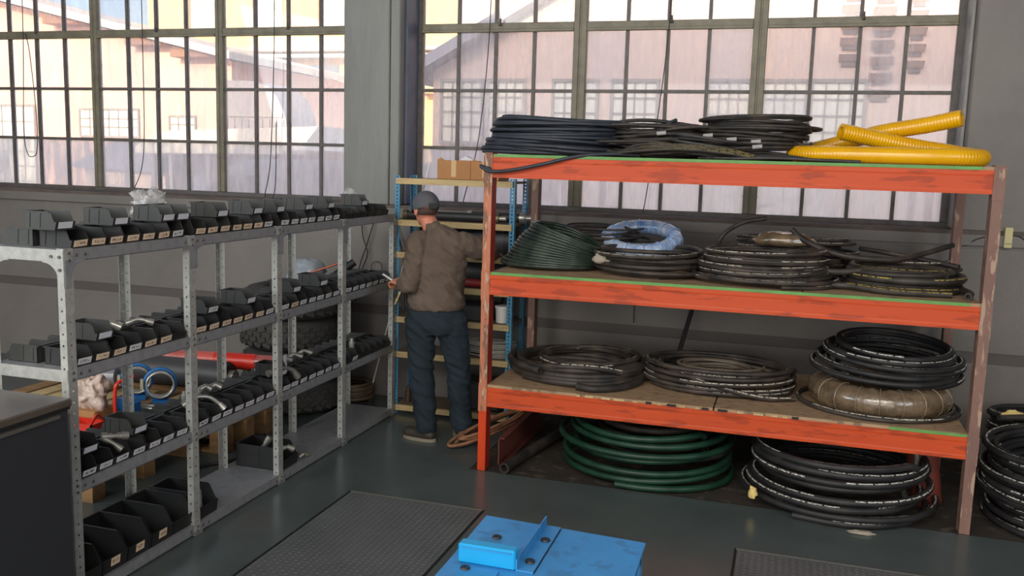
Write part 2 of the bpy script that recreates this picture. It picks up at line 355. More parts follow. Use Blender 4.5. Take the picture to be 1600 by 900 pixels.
# steel frame windows: every pane, bar, mullion a part
YW = 7.25
ZS = [1.65, 2.11, 2.585, 3.09, 3.57, 4.05, 4.53]
def window(name, X0, nsec, sw, mw):
    e = bpy.data.objects.new(name, None); COL.objects.link(e); e.location = (X0, YW, 1.62); e['kind'] = 'structure'
    X1 = X0+nsec*sw
    fr = MB(); fr.box(X0-.02, X1+.02, YW-.03, YW+.04, 1.60, 1.66); fr.box(X0-.02, X1+.02, YW-.03, YW+.04, 4.51, 4.57)
    fr.box(X0-.02, X0+.03, YW-.028, YW+.04, 1.66, 4.51); fr.box(X1-.03, X1+.02, YW-.028, YW+.04, 1.66, 4.51)
    fr.build('window_frame', BAR, e, True, bevel=.004)
    for k in range(1, nsec):
        x = X0+k*sw
        MB().box(x-mw/2, x-.006, YW-.04, YW+.03, 1.66, 4.51).box(x+.006, x+mw/2, YW-.04, YW+.03, 1.66, 4.51).box(x-.01, x+.01, YW-.03, YW+.02, 1.66, 4.51).build('mullion', MULL, e, True, bevel=.004)
    edges = [X0+.03]+[X0+k*sw for k in range(1, nsec)]+[X1-.03]
    bm0 = None
    for k in range(nsec):
        a = X0+k*sw+(mw/2 if k else .03); b = X0+(k+1)*sw-(mw/2 if k < nsec-1 else .03)
        MB().box(a, b, YW-.036, YW+.02, 3.055, 3.125).box(a, b, YW-.05, YW-.036, 3.05, 3.075).build('transom', MULL, e, True, bevel=.004)
        xs = [a+(b-a)*i/4 for i in range(5)]
        for i in range(1, 4):
            x = xs[i]+rnd.uniform(-.006, .006); xs[i] = x
            MB().box(x-.013, x+.013, YW-.02, YW+.015, 1.66, 3.055).build('glazing_bar', BAR, e, True)
            MB().box(x-.013, x+.013, YW-.02, YW+.015, 3.125, 4.51).build('glazing_bar', BAR, e, True)
        for z in (ZS[1], ZS[2], ZS[4], ZS[5]):
            MB().box(a, b, YW-.018, YW+.013, z-.013, z+.013).build('glazing_bar', BAR, e, True)
        for i in range(4):
            for j in range(6):
                z0 = ZS[j]; z1 = ZS[j+1]
                if j == 2: z1 = 3.055
                if j == 3: z0 = 3.125
                m = rnd.choice(GLM) if j == 0 else rnd.choice(GL)
                t = rnd.uniform(-.002, .002)
                MB().box(xs[i]+.004, xs[i+1]-.004, YW+t-.001, YW+t+.002, z0+.004, z1-.004).build('pane', m, e, True)
    # peg stays on the transom
    for k in range(nsec):
        x = X0+(k+.52)*sw
        MB().cyl((x, YW-.06, 3.10), (x, YW-.05, 3.155), .012, .008, 8).build('window_catch', BAR, e, True)
    return e
window('window_1', -7.76, 3, 1.372, .075)
window('window_2', -3.07, 3, 1.383, .105)

# pipe-thin steel reveal strips beside window_2
struct(MB().box(-3.098, -3.075, 7.0, 7.22, 1.63, 4.5).build('trim_2', BLUEPOST if False else mat('blue_grey_reveal', s(92, 102, 124), .5, col2=s(80, 86, 100), scale=6), bevel=.003))
struct(MB().box(1.095, 1.118, 7.0, 7.22, 1.63, 4.5).build('trim_3', mat('pale_reveal', s(150, 152, 150), .5, col2=s(128, 128, 126), scale=6), bevel=.003))

def cord(label, pts, r=.004, m=CABLE, name='hanging_cord', cat='cord', group=None):
    return tag(MB().tube(arc(pts, 8), r, 6, False).build(name, m), label, cat, group)
cord('thin cord looping down in front of the leftmost panes', [(-7.15, 7.17, 4.2), (-7.17, 7.17, 3.1), (-7.2, 7.16, 2.2), (-7.17, 7.16, 1.96), (-7.10, 7.16, 1.93), (-7.05, 7.16, 2.0), (-7.04, 7.16, 2.3), (-7.1, 7.17, 2.9), (-7.14, 7.17, 3.1)])
cord('thin cord hanging straight before the middle section of left window', [(-5.8, 7.17, 4.2), (-5.8, 7.17, 3.1), (-5.8, 7.16, 2.2), (-5.84, 7.16, 1.85), (-5.92, 7.15, 1.66)])
cord('thin double cord hanging before the right section of left window', [(-4.42, 7.17, 4.2), (-4.42, 7.17, 3.1), (-4.46, 7.16, 2.0), (-4.52, 7.16, 1.66), (-4.50, 7.165, 1.62), (-4.42, 7.16, 1.7), (-4.4, 7.16, 2.3)])
cord('thin cord hanging before left section of right window', [(-2.43, 7.17, 4.2), (-2.43, 7.17, 3.1), (-2.5, 7.16, 2.2), (-2.62, 7.14, 1.66)])
cord('thin cord hanging before middle section of right window', [(-.98, 7.17, 4.2), (-.98, 7.17, 3.1), (-1.05, 7.16, 2.2), (-1.1, 7.14, 1.7), (-1.1, 6.86, 1.5), (-1.1, 6.88, .8)])

# ------------------------------------------------------------------ chequered steel floor plates
CHK = mat('chequer_plate', s(98, 102, 104), .4, .1, col2=s(84, 88, 90), scale=3, amount=.5)
def plate(label, x0, x1, y0, y1):
    t = thing('floor_plate', label, 'floor plate', ((x0+x1)/2, (y0+y1)/2, 0))
    MB().box(x0+.008, x1-.008, y0, y1-.012, .0005, .004).build('chequered_sheet', CHK, t, True)
    st = MB(); st.box(x0, x1, y1-.010, y1, .0005, .007); st.build('edge_strip', mat('worn_edge', s(120, 120, 114), .35, .5), t, True)
    st = MB(); st.box(x0-.006, x0+.004, y0, y1, .0005, .005); st.box(x1-.004, x1+.006, y0, y1, .0005, .005); st.build('side_joint', DARK, t, True)
    b = MB(); nx = int((x1-x0)/.034); ny = int((y1-y0)/.030); n = 0
    for i in range(nx):
        for j in range(ny):
            x = x0+.02+i*.034; y = y0+.015+j*.030
            a = .5 if (i+j) % 2 else -.5; c, sn = math.cos(a)*.012, math.sin(a)*.012; px, py = -sn*.22, c*.22
            b.add([(x-c, y-sn, .0041), (x+px, y+py, .0041), (x+c, y+sn, .0041), (x-px, y-py, .0041), (x, y, .0066)], [(0, 4, 1), (1, 4, 2), (2, 4, 3), (3, 4, 0)])
    b.build('tread_bars', CHK, t, True, kind='stuff')
plate('large chequered steel plate in the floor left of blue bench', -2.43, -1.58, 3.0, 4.76)
plate('chequered steel floor plate right of the blue bench', -.155, 1.3, 3.0, 4.74)

# ------------------------------------------------------------------ grey steel shelving (four bays)
XF, XB = -2.89, -3.29
YP = [3.05, 3.875, 4.70, 5.525, 6.35]
ZL = [.06, .565, 1.07, 1.585]
SH = thing('steel_shelving', 'long galvanised bolted shelving with four bays receding to the back wall', 'shelving', (-3.09, 4.7, 0))
def flange(b, axis, fixed, a0, a1, z0, z1, pitch, hw, thick=.002, zoff=.025, cc=None):
    # perforated strip: in plane x=fixed (axis 0) or y=fixed (axis 1)
    cc = cc if cc is not None else (a0+a1)/2
    hh = hw; z = z0+zoff
    def P(a, zz): return (fixed, a, zz) if axis == 0 else (a, fixed, zz)
    lo = z0
    vs = []; fs = []
    def quad(aa, ab, za, zb):
        o = len(vs); vs.extend([P(aa, za), P(ab, za), P(ab, zb), P(aa, zb)]); fs.append((o, o+1, o+2, o+3))
    while z+hh < z1:
        quad(a0, a1, lo, z-hh); quad(a0, cc-hw, z-hh, z+hh); quad(cc+hw, a1, z-hh, z+hh)
        lo = z+hh; z += pitch
    quad(a0, a1, lo, z1)
    b.add(vs, fs)
    return b
def solid(o, t=.002):
    md = o.modifiers.new('thickness', 'SOLIDIFY'); md.thickness = t; md.offset = 0
pf = MB(); flange(pf, 0, XF, 0, .05, 0, 1.59, .05, .0045); flange(pf, 1, 0, XF-.036, XF, 0, 1.59, .05, .0045)
pb = MB(); flange(pb, 0, XB, -.036, .0, 0, 1.59, .05, .0045); flange(pb, 1, 0, XB, XB+.040, 0, 1.59, .05, .0045)
p0 = None; q0 = None
for i, y in enumerate(YP):
    for which in (0, 1):
        src = (p0, q0)[which]
        if src is None:
            o = (pf, pb)[which].build('post', GALV, SH); o.location = (0-SH.location.x, y-SH.location.y, 0); solid(o)
            if which == 0: p0 = o
            else: q0 = o
        else:
            o = src.copy(); COL.objects.link(o); o.location = (0-SH.location.x, y-SH.location.y, 0)
            o.parent = SH
tr = MB(); L = YP[1]-YP[0]
tr.box(XB+.004, XF-.003, .0, L, -.004, 0); tr.box(XF-.003, XF-.001, 0.052, L, -.052, 0); tr.box(XF-.02, XF-.001, 0.052, L, -.053, -.050)
tr.box(XB+.002, XB+.004, 0, L, -.052, 0); tr.box(XB, XF, .0005, .0025, -.052, 0); tr.box(XB, XF, L-.003, L-.001, -.052, 0)
b0 = MB(); 
for dy in (.07, .12, L-.03): b0.cyl((XF-.001, dy, -.026), (XF+.004, dy, -.026), .007, .006, 6)
t0 = None
marks = mat('marker_scribble_beam', s(142, 144, 147), .45, .2, col2=s(118, 120, 124), scale=18, amount=.45, col3=s(84, 86, 92))
for i in range(4):
    for z in ZL:
        if t0 is None:
            t0 = tr.build('shelf_tray', GALVD, SH); bo = b0.build('bolt', BOLT, t0); o = t0
        else:
            o = dup(t0); o.parent = SH
        o.location = (-SH.location.x, YP[i]-SH.location.y, z)
# gusset plates
def gus(sx, up):
    pts = [(0, 0), (.11, 0), (.11, -.012)]
    for k in range(7):
        a = k/6*PI/2; pts.append((.105-.075*math.sin(a), -.012-.075*(1-math.cos(a))-.0))
    pts += [(.03, -.12), (0, -.12)]
    return [(sx*x, z*up) for x, z in pts]
gid = []
for i, y in enumerate(YP):
    for z, up in ((ZL[3]-.045, 1), (ZL[0]-.04, 1 if False else .35), ):
        for sx in (1, -1):
            if (i == 0 and sx < 0) or (i == 4 and sx > 0): continue
            g = MB(); base = y+(.05 if sx > 0 else .02); xo = .001 if sx > 0 else .0035
            g.prism([(base+a-sx*.045, z+c) for a, c in gus(sx, up)], 0, XF+xo, XF+xo+.0015)
            g.build('gusset_plate', GALVD, SH, True)
            for (dy, dz) in ((.01, -.03), (.05, -.008)):
                pass
g = MB(); g.prism([(XF-a, ZL[3]-.045+c) for a, c in gus(1, 1)], 1, YP[0]-.003, YP[0]-.001); g.build('gusset_plate', GALV, SH, True)
g = MB(); g.prism([(XB+a, ZL[3]-.045+c) for a, c in gus(1, 1)], 1, YP[0]-.003, YP[0]-.001); g.build('gusset_plate', GALV, SH, True)
e = MB(); 
for z in ZL[1:]: MB().box(XB, XF, YP[0]-.004, YP[0]-.002, z-.052, z).build('end_lip', GALV, SH, True)
for (x, z) in ((XF-.018, 1.555), (XF-.018, 1.50), (XF-.06, 1.556), (XB+.05, 1.556)):
    MB().cyl((x, YP[0]-.003, z), (x, YP[0]-.010, z), .008, .007, 6).build('bolt', BOLT, SH, True)
for i, y in enumerate(YP):
    for z in ZL:
        bb = MB()
        for dz in (-.015, -.045): bb.cyl((XF+.001, y+.025, z+dz), (XF+.007, y+.025, z+dz), .007, .006, 6)
        bb.build('bolt', BOLT, SH, True)

# ------------------------------------------------------------------ storage bins
def bin_mb(L, W, H, lip=.46, cut=.60, t=.003):
    b = MB()
    prof = [(-L/2, 0), (L/2-.010, 0), (L/2, lip*H), (L/2-.012, lip*H), (L/2-L*.17, H-.004), (L/2-L*.21, H), (-L/2, H)]
    for y0, y1 in ((-W/2, -W/2+t), (W/2-t, W/2)): b.prism(prof, 1, y0, y1)
    b.box(-L/2, L/2-.010, -W/2, W/2, 0, t); b.box(-L/2, -L/2+t, -W/2, W/2, 0, H)
    b.add([(L/2-.010, -W/2, 0), (L/2-.010, W/2, 0), (L/2, W/2, lip*H), (L/2, -W/2, lip*H), (L/2-.014, -W/2, 0), (L/2-.014, W/2, 0), (L/2-.004, W/2, lip*H), (L/2-.004, -W/2, lip*H)],
          [(0, 1, 2, 3), (7, 6, 5, 4), (3, 2, 6, 7)])
    # rims, feet and side ribs
    xe = L/2-L*.21
    for sgn in (-1, 1):
        y = sgn*W/2; b.box(-L/2-.004, xe, min(y, y+sgn*.003), max(y, y+sgn*.003), H-.006, H)
        for xr in (-L*.34, -L*.02):
            b.prism([(xr-.003, .12*H), (xr+.003, .12*H), (xr+.008, H-.006), (xr-.008, H-.006)], 1, min(y, y+sgn*.0025), max(y, y+sgn*.0025))
        b.box(-L*.26, -L*.08, min(y, y+sgn*.001), max(y, y+sgn*.001), .55*H, .62*H)
    b.box(-L/2-.008, -L/2, -W/2-.003, W/2+.003, H-.006, H)
    return b
def lab_mb(L, W, H, lip=.46, lw=.72, lh=.72):
    b = MB(); z0 = lip*H*(1-lh)*.7; z1 = lip*H*.97
    dx = .010/(lip*H); x0 = L/2-.010+z0*dx; x1 = L/2-.010+z1*dx; y = W*lw/2
    b.add([(x0+.0004, -y, z0), (x0+.0004, y, z0), (x1+.0004, y, z1), (x1+.0004, -y, z1), (x0+.0016, -y, z0), (x0+.0016, y, z0), (x1+.0016, y, z1), (x1+.0016, -y, z1)],
          [(4, 5, 6, 7), (0, 1, 5, 4), (1, 2, 6, 5), (2, 3, 7, 6), (3, 0, 4, 7)])
    return b
SB = (.170, .106, .078)
binproto = {}
def bin_(kind, loc, rotz, label, lab=None, group=None, tiltlab=0, m=None):
    key = (kind, m.name if m else '')
    size = {'small': SB, 'tiny': (.12, .072, .055), 'large': (.31, .160, .150), 'crate': (.33, .19, .145)}[kind]
    if key not in binproto:
        o = bin_mb(*size).build('storage_bin', m or BIN); binproto[key] = o; o.location = loc
    else:
        o = binproto[key].copy(); COL.objects.link(o); o.location = loc
        for k in list(o.keys()):
            pass
    o.rotation_euler = (0, 0, rotz); tag(o, label, 'bin', group)
    if lab:
        lk = ('lab', kind, lab.name)
        if lk not in binproto:
            lo = (lab_mb(*size) if kind != 'large' else lab_mb(*size, lw=.36, lh=.45)).build('bin_label', lab, o); binproto[lk] = lo
        else:
            lo = binproto[lk].copy(); COL.objects.link(lo); lo.parent = o
        lo.rotation_euler = (tiltlab, 0, 0)
    return o
BAYN = ['nearest bay', 'second bay', 'third bay', 'farthest bay']
XCF = XF-.006-SB[0]/2   # centre of front row bins
XCB = XB+.012+SB[0]/2
SHN = {3: 'top', 2: 'second', 1: 'third'}
for lev in (3, 2, 1):
    for bay in range(4):
        n = 7; off = .006
        if lev == 3 and bay == 3: n = 6
        for k in range(n):
            y = YP[bay]+.066+(L-.07)/7*(k+.42)+rnd.uniform(-.003, .003)
            if lev == 3 and bay == 3: y = YP[bay]+.06+k*.118+.05
            if lev == 3: lab = LB if (bay < 2 and not (bay == 0 and k == 6) and not (bay == 1 and k == 6)) else LW
            elif lev == 2: lab = {(0, 0): LW, (0, 3): LW, (0, 6): None, (1, 6): LW}.get((bay, k), LB if bay < 2 else (LB if (bay == 2 and k == 1) else LW))
            else: lab = LW if bay < 3 else (LW if k == 1 else None)
            if lev == 3 and bay == 3: lab = None
            word = {'white_bin_label': 'white label', 'beige_bin_label': 'beige label'}[lab.name] if lab else 'no label'
            bin_('small', (XCF+rnd.uniform(-.004, .002), y, ZL[lev]), rnd.uniform(-.03, .03),
                 'black front-row bin with %s, %s in the %s of the %s shelf' % (word, ordn(k), BAYN[bay], SHN[lev]), lab, 'small bins on the %s grey shelf' % SHN[lev], rnd.uniform(-.03, .05))
        for k in range(7):    # second row, turned to face the wall side
            y = YP[bay]+.066+(L-.07)/7*(k+.42)
            if lev == 3 and bay == 3 and k > 4: continue
            bin_('small', (XCB, y, ZL[lev]), PI+rnd.uniform(-.03, .03), 'black back-row bin turned to the wall, %s in the %s of %s shelf' % (ordn(k), BAYN[bay], SHN[lev]),
                 None, 'small bins on the %s grey shelf' % SHN[lev], m=BIN2)
# bins stacked on top of the rows
for i, (y, w_) in enumerate(((3.11, 'nearest'), (3.45, 'second'), (3.78, 'third'), (3.895, 'fourth'), (4.23, 'fifth'), (4.57, 'sixth'), (4.81, 'seventh'), (5.15, 'eighth'), (5.44, 'ninth'), (5.94, 'farthest'))):
    bin_('small', (XCF-.03, y, ZL[3]+SB[2]+.001), rnd.uniform(-.04, .04), 'black bin with plain white label, %s of those stacked atop the top shelf row' % w_, LP, 'bins stacked on the top row', m=BIN2)
for i, (y, w_, lab) in enumerate(((3.34, 'nearest', LP), (4.15, 'second', LW), (4.51, 'third', LP), (5.02, 'fourth', LP), (5.37, 'farthest', LP))):
    bin_('small', (XCF-.045, y, ZL[2]+SB[2]+.001), rnd.uniform(-.04, .04), 'black bin with white label, %s of those stacked on second shelf row' % w_, lab, 'bins stacked on the second shelf row', m=BIN2)
for i, (y, w_) in enumerate(((3.23, 'nearest'), (3.56, 'middle'), (4.86, 'farthest'))):
    bin_('small', (XCF-.05, y, ZL[1]+SB[2]+.001), rnd.uniform(-.04, .04), 'black bin with white label, %s of those stacked on third shelf row' % w_, LP, 'bins stacked on the third shelf row', m=BIN2 if i == 1 else BIN)
# large bins on the bottom shelf
LX = XF-.012-.155
for k in range(5):
    bin_('large', (LX, 3.145+.166*k, ZL[0]), rnd.uniform(-.02, .02), 'large deep black bin on the bottom shelf, %s from the near end' % ordn(k), LB if k in (1, 2, 3) else None, 'large bins on the bottom shelf')
bin_('large', (LX+.004, 4.015, ZL[0]), .03, 'large deep black bin holding a steel coupling, beyond the second post', None, 'large bins on the bottom shelf')
bin_('crate', (XF-.012-.165, 4.86, ZL[0]), .0, 'black crate with fittings alone on the third bay bottom shelf', None)

# ------------------------------------------------------------------ steel fittings lying in the bins
def fit(label, pts, r, m=STEEL, nut=True, name='hose_fitting'):
    P = arc(pts, 7); t = thing(name, label, 'fitting', P[len(P)//2])
    MB().tube(P, r, 10, True).build('bent_tube', m, t, True)
    if nut:
        for e, d in ((P[0], P[1]), (P[-1], P[-2])):
            v = (Vector(e)-Vector(d)).normalized()
            b = MB(); b.cyl(Vector(e)-v*r*1.8, Vector(e)+v*r*.4, r*1.75, r*1.75, 6); b.cyl(Vector(e)-v*r*3.4, Vector(e)-v*r*1.8, r*1.35, r*1.4, 10)
            b.build('hex_nut', m, t, True)
    return t
def coupling(label, p0, p1, r, m=STEEL):
    p0 = Vector(p0); p1 = Vector(p1); t = thing('hose_coupling', label, 'fitting', p0)
    d = p1-p0; a = MB(); a.cyl(p0, p0+d*.45, r, r, 14); a.build('ferrule', m, t, True)
    a = MB(); a.cyl(p0+d*.45, p0+d*.68, r*1.25, r*1.25, 6); a.build('hex_nut', m, t, True)
    a = MB(); a.cyl(p0+d*.68, p1, r*.8, r*.75, 14); a.build('threaded_end', m, t, True)
    return t
z3 = ZL[1]+.078
fit('curved silver elbow fitting across bins on the third shelf, second bay', [(-3.06, 4.03, z3+.01), (-3.02, 4.08, z3+.045), (-2.97, 4.13, z3+.04), (-2.93, 4.17, z3-.005), (-2.91, 4.18, z3-.03)], .011)
fit('thick bent steel elbow across bins on the third shelf, third bay', [(-3.02, 4.80, z3+.02), (-2.98, 4.88, z3+.04), (-2.94, 4.95, z3+.02), (-2.92, 4.98, z3-.03)], .014, DSTEEL)
fit('steel banjo fitting propped on bins at near end of third shelf', [(-3.0, 3.36, z3+.035), (-2.97, 3.40, z3+.03), (-2.94, 3.45, z3+.022)], .012, DSTEEL)
fit('brass-grey swivel fitting below the banjo on third shelf bins', [(-3.0, 3.36, z3+.03), (-2.96, 3.39, z3-.005), (-2.93, 3.40, z3-.03)], .010, DSTEEL)
coupling('left of two upright steel couplings on the third shelf bins', (-3.13, 4.13, z3+.001), (-3.13, 4.13, z3+.055), .014)
coupling('right of two upright steel couplings on the third shelf bins', (-3.10, 4.22, z3+.001), (-3.10, 4.22, z3+.055), .014)
for i, (x, y, w_) in enumerate(((-3.16, 4.32, 'near'), (-3.13, 4.37, 'far'))):
    fit('%s small silver tee fitting beside the upright couplings' % w_, [(x, y, z3+.02), (x+.02, y+.02, z3+.035), (x+.05, y+.03, z3+.02)], .011)
z2 = ZL[2]+.078
fit('shiny clamp ring on second shelf bins, nearer one', [(-3.12, 3.50, z2+.015), (-3.09, 3.54, z2+.03), (-3.05, 3.56, z2+.012)], .013)
fit('shiny clamp ring on second shelf bins, farther one', [(-3.10, 3.66, z2+.012), (-3.06, 3.70, z2+.028), (-3.01, 3.74, z2+.01)], .010)
coupling('steel coupling standing in the last bin of the farthest bay third shelf', (-2.99, 5.86, ZL[1]+.06), (-2.99, 5.86, ZL[1]+.135), .020)
coupling('steel coupling upright in large bottom bin beyond second post', (-2.94, 4.00, ZL[0]+.004), (-2.965, 4.0, ZL[0]+.20), .015)
fit('large pale pipe fitting sticking out of the black crate', [(-3.10, 4.84, .14), (-3.07, 4.85, .20), (-3.05, 4.86, .235)], .014, DSTEEL)
fit('steel elbow lying in right end of the black crate', [(-2.97, 4.84, .17), (-2.93, 4.87, .185), (-2.90, 4.89, .17)], .012, DSTEEL)
fit('small fitting on the shelf beside the black crate', [(-2.93, 5.02, .075), (-2.91, 5.04, .09), (-2.90, 5.07, .075)], .008, DSTEEL)
for i in range(5):
    y = 4.95+.13*i
    fit('dull fitting in the back-row bins, %s along the third shelf far bays' % ordn(i), [(-3.2, y, z3-.01), (-3.17, y+.02, z3+.02), (-3.12, y+.04, z3+.005)], .012, DSTEEL)
tag(MB().box(-3.05, -3.045, 5.03, 5.06, z3+.001, z3+.09, Matrix.Translation((0, 0, 0))).build('paper_tag', LP), 'white paper tag standing among third shelf bins', 'tag')

# film bags on the top shelf
def crumple(name, label, cat, c, rad, m, seed=0, amp=.25, n=22):
    b = MB(); b.ell((0, 0, 0), (1, 1, 1), n, n//2)
    vs = []
    for p in b.v:
        v = Vector(p); d = 1+amp*(noise.noise(v*1.7+Vector((seed, 0, 0)))+.6*noise.noise(v*4+Vector((0, seed, 0)))+.35*abs(noise.noise(v*8)))
        v = v*d; vs.append((c[0]+v.x*rad[0], c[1]+v.y*rad[1], c[2]+max(v.z, -.8)*rad[2]))
    b.v = vs; o = b.build(name, m); 
    return tag(o, label, cat) if label else o
crumple('plastic_bag', 'crumpled clear plastic bag on the sill side of the top shelf', 'bag', (-3.2, 3.97, ZL[3]+.078+.07), (.07, .095, .065), FILM, 3, .6, 40)
crumple('plastic_bag', 'clear film bag behind farthest stacked bin on top shelf', 'bag', (-3.1, 6.04, ZL[3]+.078+.06), (.05, .06, .06), FILM, 5, .4)
tag(MB().box(-3.15, -3.05, 6.12, 6.24, ZL[3]+.08, ZL[3]+.10).build('paper_box', CARD), 'small yellow-white paper box at the far end of top shelf', 'box')

# ------------------------------------------------------------------ orange pallet rack
XL, XR, YR0, YR1 = -1.795, 1.03, 5.41, 6.60
RK = thing('pallet_rack', 'orange steel pallet rack with three chipboard decks full of hoses', 'rack', (-.38, 6.0, 0))
for (x0, x1) in ((XL-.052, XL), (XR, XR+.055)):
    left = x0 < 0
    a = MB(); a.box(x0, x1, YR0, YR0+.008, .45 if left else 0, 2.06)
    a.build('post', PEEL if left else BROWNPOST, RK, True, label='front face of the post with peeling paint')
    if left: MB().box(x0, x1, YR0, YR0+.008, 0, .45).build('post', ORANGE_P, RK, True)
    a = MB(); a.box(x0, x1, YR0+.0085, YR0+.095, 0, 2.06)
    a.build('post', REDPOST if left else BROWNPOST, RK, True)
    a = MB(); a.box(x0, x1, YR1-.09, YR1, 0, 2.06); a.build('post', BROWNPOST, RK, True)
    for z in (.40, 1.13, 1.87):
        MB().prism([(x0-.003, z), (x1+.002, z), (x1+.002, z+.165), (x1-.02, z+.19), (x0-.003, z+.185)], 1, YR0-.004, YR0-.0005).build('beam_bracket', PEEL if left else BROWNPOST, RK, True)
for z0 in (.432, 1.165, 1.905):
    h = .128
    for yy, sg in ((YR0, 1), (YR1, -1)):
        pr = [(0, 0), (0, .018), (.0018, .026), (.0018, .095), (.0, .104), (0, h), (.045, h), (.045, 0)]
        MB().prism([(yy+sg*a, z0+c) for a, c in (pr if sg > 0 else pr[::-1])], 0, XL, XR).build('beam', ORANGE, RK, True)
    # two boards per deck
    xm = (-.36, .1, -.2)[int(z0 > 1)+int(z0 > 1.5)]
    for a, b in ((XL, xm-.003), (xm+.003, XR)):
        MB().box(a+.002, b-.002, YR0+.004, YR1-.004, z0+h, z0+h+.018).build('deck_board', CHIP, RK, True)
    if z0 > 1: MB().box(XL+.01, XR-.06, YR0-.004, YR0+.004, z0+h, z0+h+.018).build('edge_strip', GREEN, RK, True)
    else:
        MB().box(.62, XR-.01, YR0-.004, YR0+.004, z0+h, z0+h+.016).build('edge_strip', GREEN, RK, True)
        x = -1.2
        while x < .1:
            wdt = rnd.uniform(.02, .07); MB().box(x, x+wdt, YR0-.008, YR0+.0035, z0+h+.002, z0+h+.014).build('packing_chip', TIMBER if rnd.random() < .6 else DARK, RK, True); x += wdt+rnd.uniform(.01, .06)
DZ = (.578, 1.311, 2.051)

# ------------------------------------------------------------------ hose coils
def coil_pts(c, rx, ry, turns, h, r, seed, jit=.04, spread=.25, tilt=(0, 0), floor=None, start=0, seg=44, rot=0, tails=(0, 0), conical=0, zj=.012, lean=(0, 0)):
    q = random.Random(seed); K = int(turns)+3
    sc = [1-spread*q.random()-conical*k/K for k in range(K)]
    ox = [q.uniform(-jit, jit) for _ in range(K)]; oy = [q.uniform(-jit, jit) for _ in range(K)]
    ph = [q.uniform(0, 2*PI) for _ in range(K)]; el = [q.uniform(-.06, .06) for _ in range(K)]; za = [q.uniform(0, zj) for _ in range(K)]
    N = int(turns*seg); out = []
    Rm = Matrix.Rotation(tilt[1], 3, 'Y') @ Matrix.Rotation(tilt[0], 3, 'X') @ Matrix.Rotation(rot, 3, 'Z')
    fl = floor if floor is not None else c[2]
    for i in range(N+1):
        t = i/seg; k = int(t); u = t-k; u = u*u*(3-2*u)
        L_ = lambda A: A[k]*(1-u)+A[k+1]*u
        a = 2*PI*t+start; R = L_(sc)
        x = rx*R*math.cos(a)*(1+L_(el)); y = ry*R*math.sin(a)*(1-L_(el))
        z = h*t/turns+L_(za)*math.sin(a*1.0+L_(ph))
        v = Rm @ Vector((x+L_(ox)+lean[0]*t/turns, y+L_(oy)+lean[1]*t/turns, z))
        out.append(v)
    if tails[0]:
        d = (out[0]-out[2]).normalized(); d.z = 0; out = [out[0]+d*tails[0]*k/5+Vector((0, 0, 0)) for k in range(5, 0, -1)]+out
    if tails[1]:
        d = (out[-1]-out[-3]).normalized(); d.z = min(d.z, .0); out += [out[-1]+d*tails[1]*k/6-Vector((0, 0, .02*(k/6)**2)) for k in range(1, 7)]
    res = []
    for i, v in enumerate(out):
        z = v.z+c[2]+r
        if z < fl+r: z = fl+r*(1.0)+max(0, r*.8*(1-math.exp((z-fl-r)*20)))*(.5+.5*math.sin(i*.21))
        res.append((v.x+c[0], v.y+c[1], z))
    return res
def hose(label, m, r, n=8, group=None, extra=None, **kw):
    pts = coil_pts(r=r, **kw); o = MB().tube(pts, r, n).build('coiled_hose', m)
    return tag(o, label, 'hose', group)
def tape(o, pts, i, r, m=PWHITE, ln=.03, name='tape_band'):
    p = Vector(pts[i]); d = (Vector(pts[i+1])-p).normalized()
    MB().cyl(p-d*ln/2, p+d*ln/2, r*1.25, r*1.25, 10, False).build(name, m, o)
a_, b_, c_ = DZ
# lower deck
hose('thick dark hose coil with open cut ends at left of the lower deck', HD, .024, 10, c=(-1.32, 5.95, a_), rx=.47, ry=.44, turns=4.3, h=.09, seed=3, jit=.03, spread=.22, start=-2.2, tails=(.05, .12))
hose('printed hose loop lying inside the thick coil on lower deck', HW, .020, 10, c=(-1.25, 6.02, a_+.07), rx=.38, ry=.34, turns=2.4, h=.04, seed=5, jit=.04, spread=.2, start=-.5, floor=a_, tails=(0, .05))
pts = arc([(-1.22, 5.50, a_+.024), (-1.1, 5.48, a_+.024), (-.95, 5.60, a_+.024), (-.87, 5.80, a_+.03), (-.90, 6.05, a_+.05), (-1.0, 6.25, a_+.06)], 8)
tag(MB().tube(pts, .025, 10).build('cut_hose', HD), 'short thick hose piece curving from lower deck front edge', 'hose')
hose('printed hose coil in the middle of the lower deck', HW, .016, 8, c=(-.36, 6.02, a_), rx=.49, ry=.38, turns=7.4, h=.14, seed=8, jit=.03, spread=.2, start=-2.6, tails=(.04, .06))
hose('thin grey-brown hose heap inside the middle lower deck coil', hose_mat('grey_brown_hose', s(84, 76, 66), s(112, 102, 88)), .010, 8, c=(-.36, 6.02, a_+.05), rx=.30, ry=.22, turns=7, h=.08, seed=9, jit=.05, spread=.35, floor=a_)
tag(MB().tube(arc([(-.80, 5.93, a_+.15), (-.66, 5.78, a_+.13), (-.4, 5.66, a_+.08), (-.1, 5.66, a_+.03), (.1, 5.75, a_+.02)], 8), .016, 8).build('cut_hose', HW), 'printed hose end draped over the middle coil of lower deck', 'hose')
tag(MB().tube(arc([(-1.80, 6.0, a_+.10), (-1.74, 5.75, a_+.11), (-1.62, 5.58, a_+.115), (-1.47, 5.50, a_+.105)], 8), .023, 10).build('cut_hose', HD), 'thick hose end pointing right over the left lower deck coil', 'hose')
tag(MB().tube(arc([(-1.55, 5.62, a_+.10), (-1.35, 5.56, a_+.13), (-1.12, 5.60, a_+.13), (-.97, 5.68, a_+.10)], 8), .022, 10).build('cut_hose', HW), 'printed hose length across the front of left lower deck coil', 'hose')
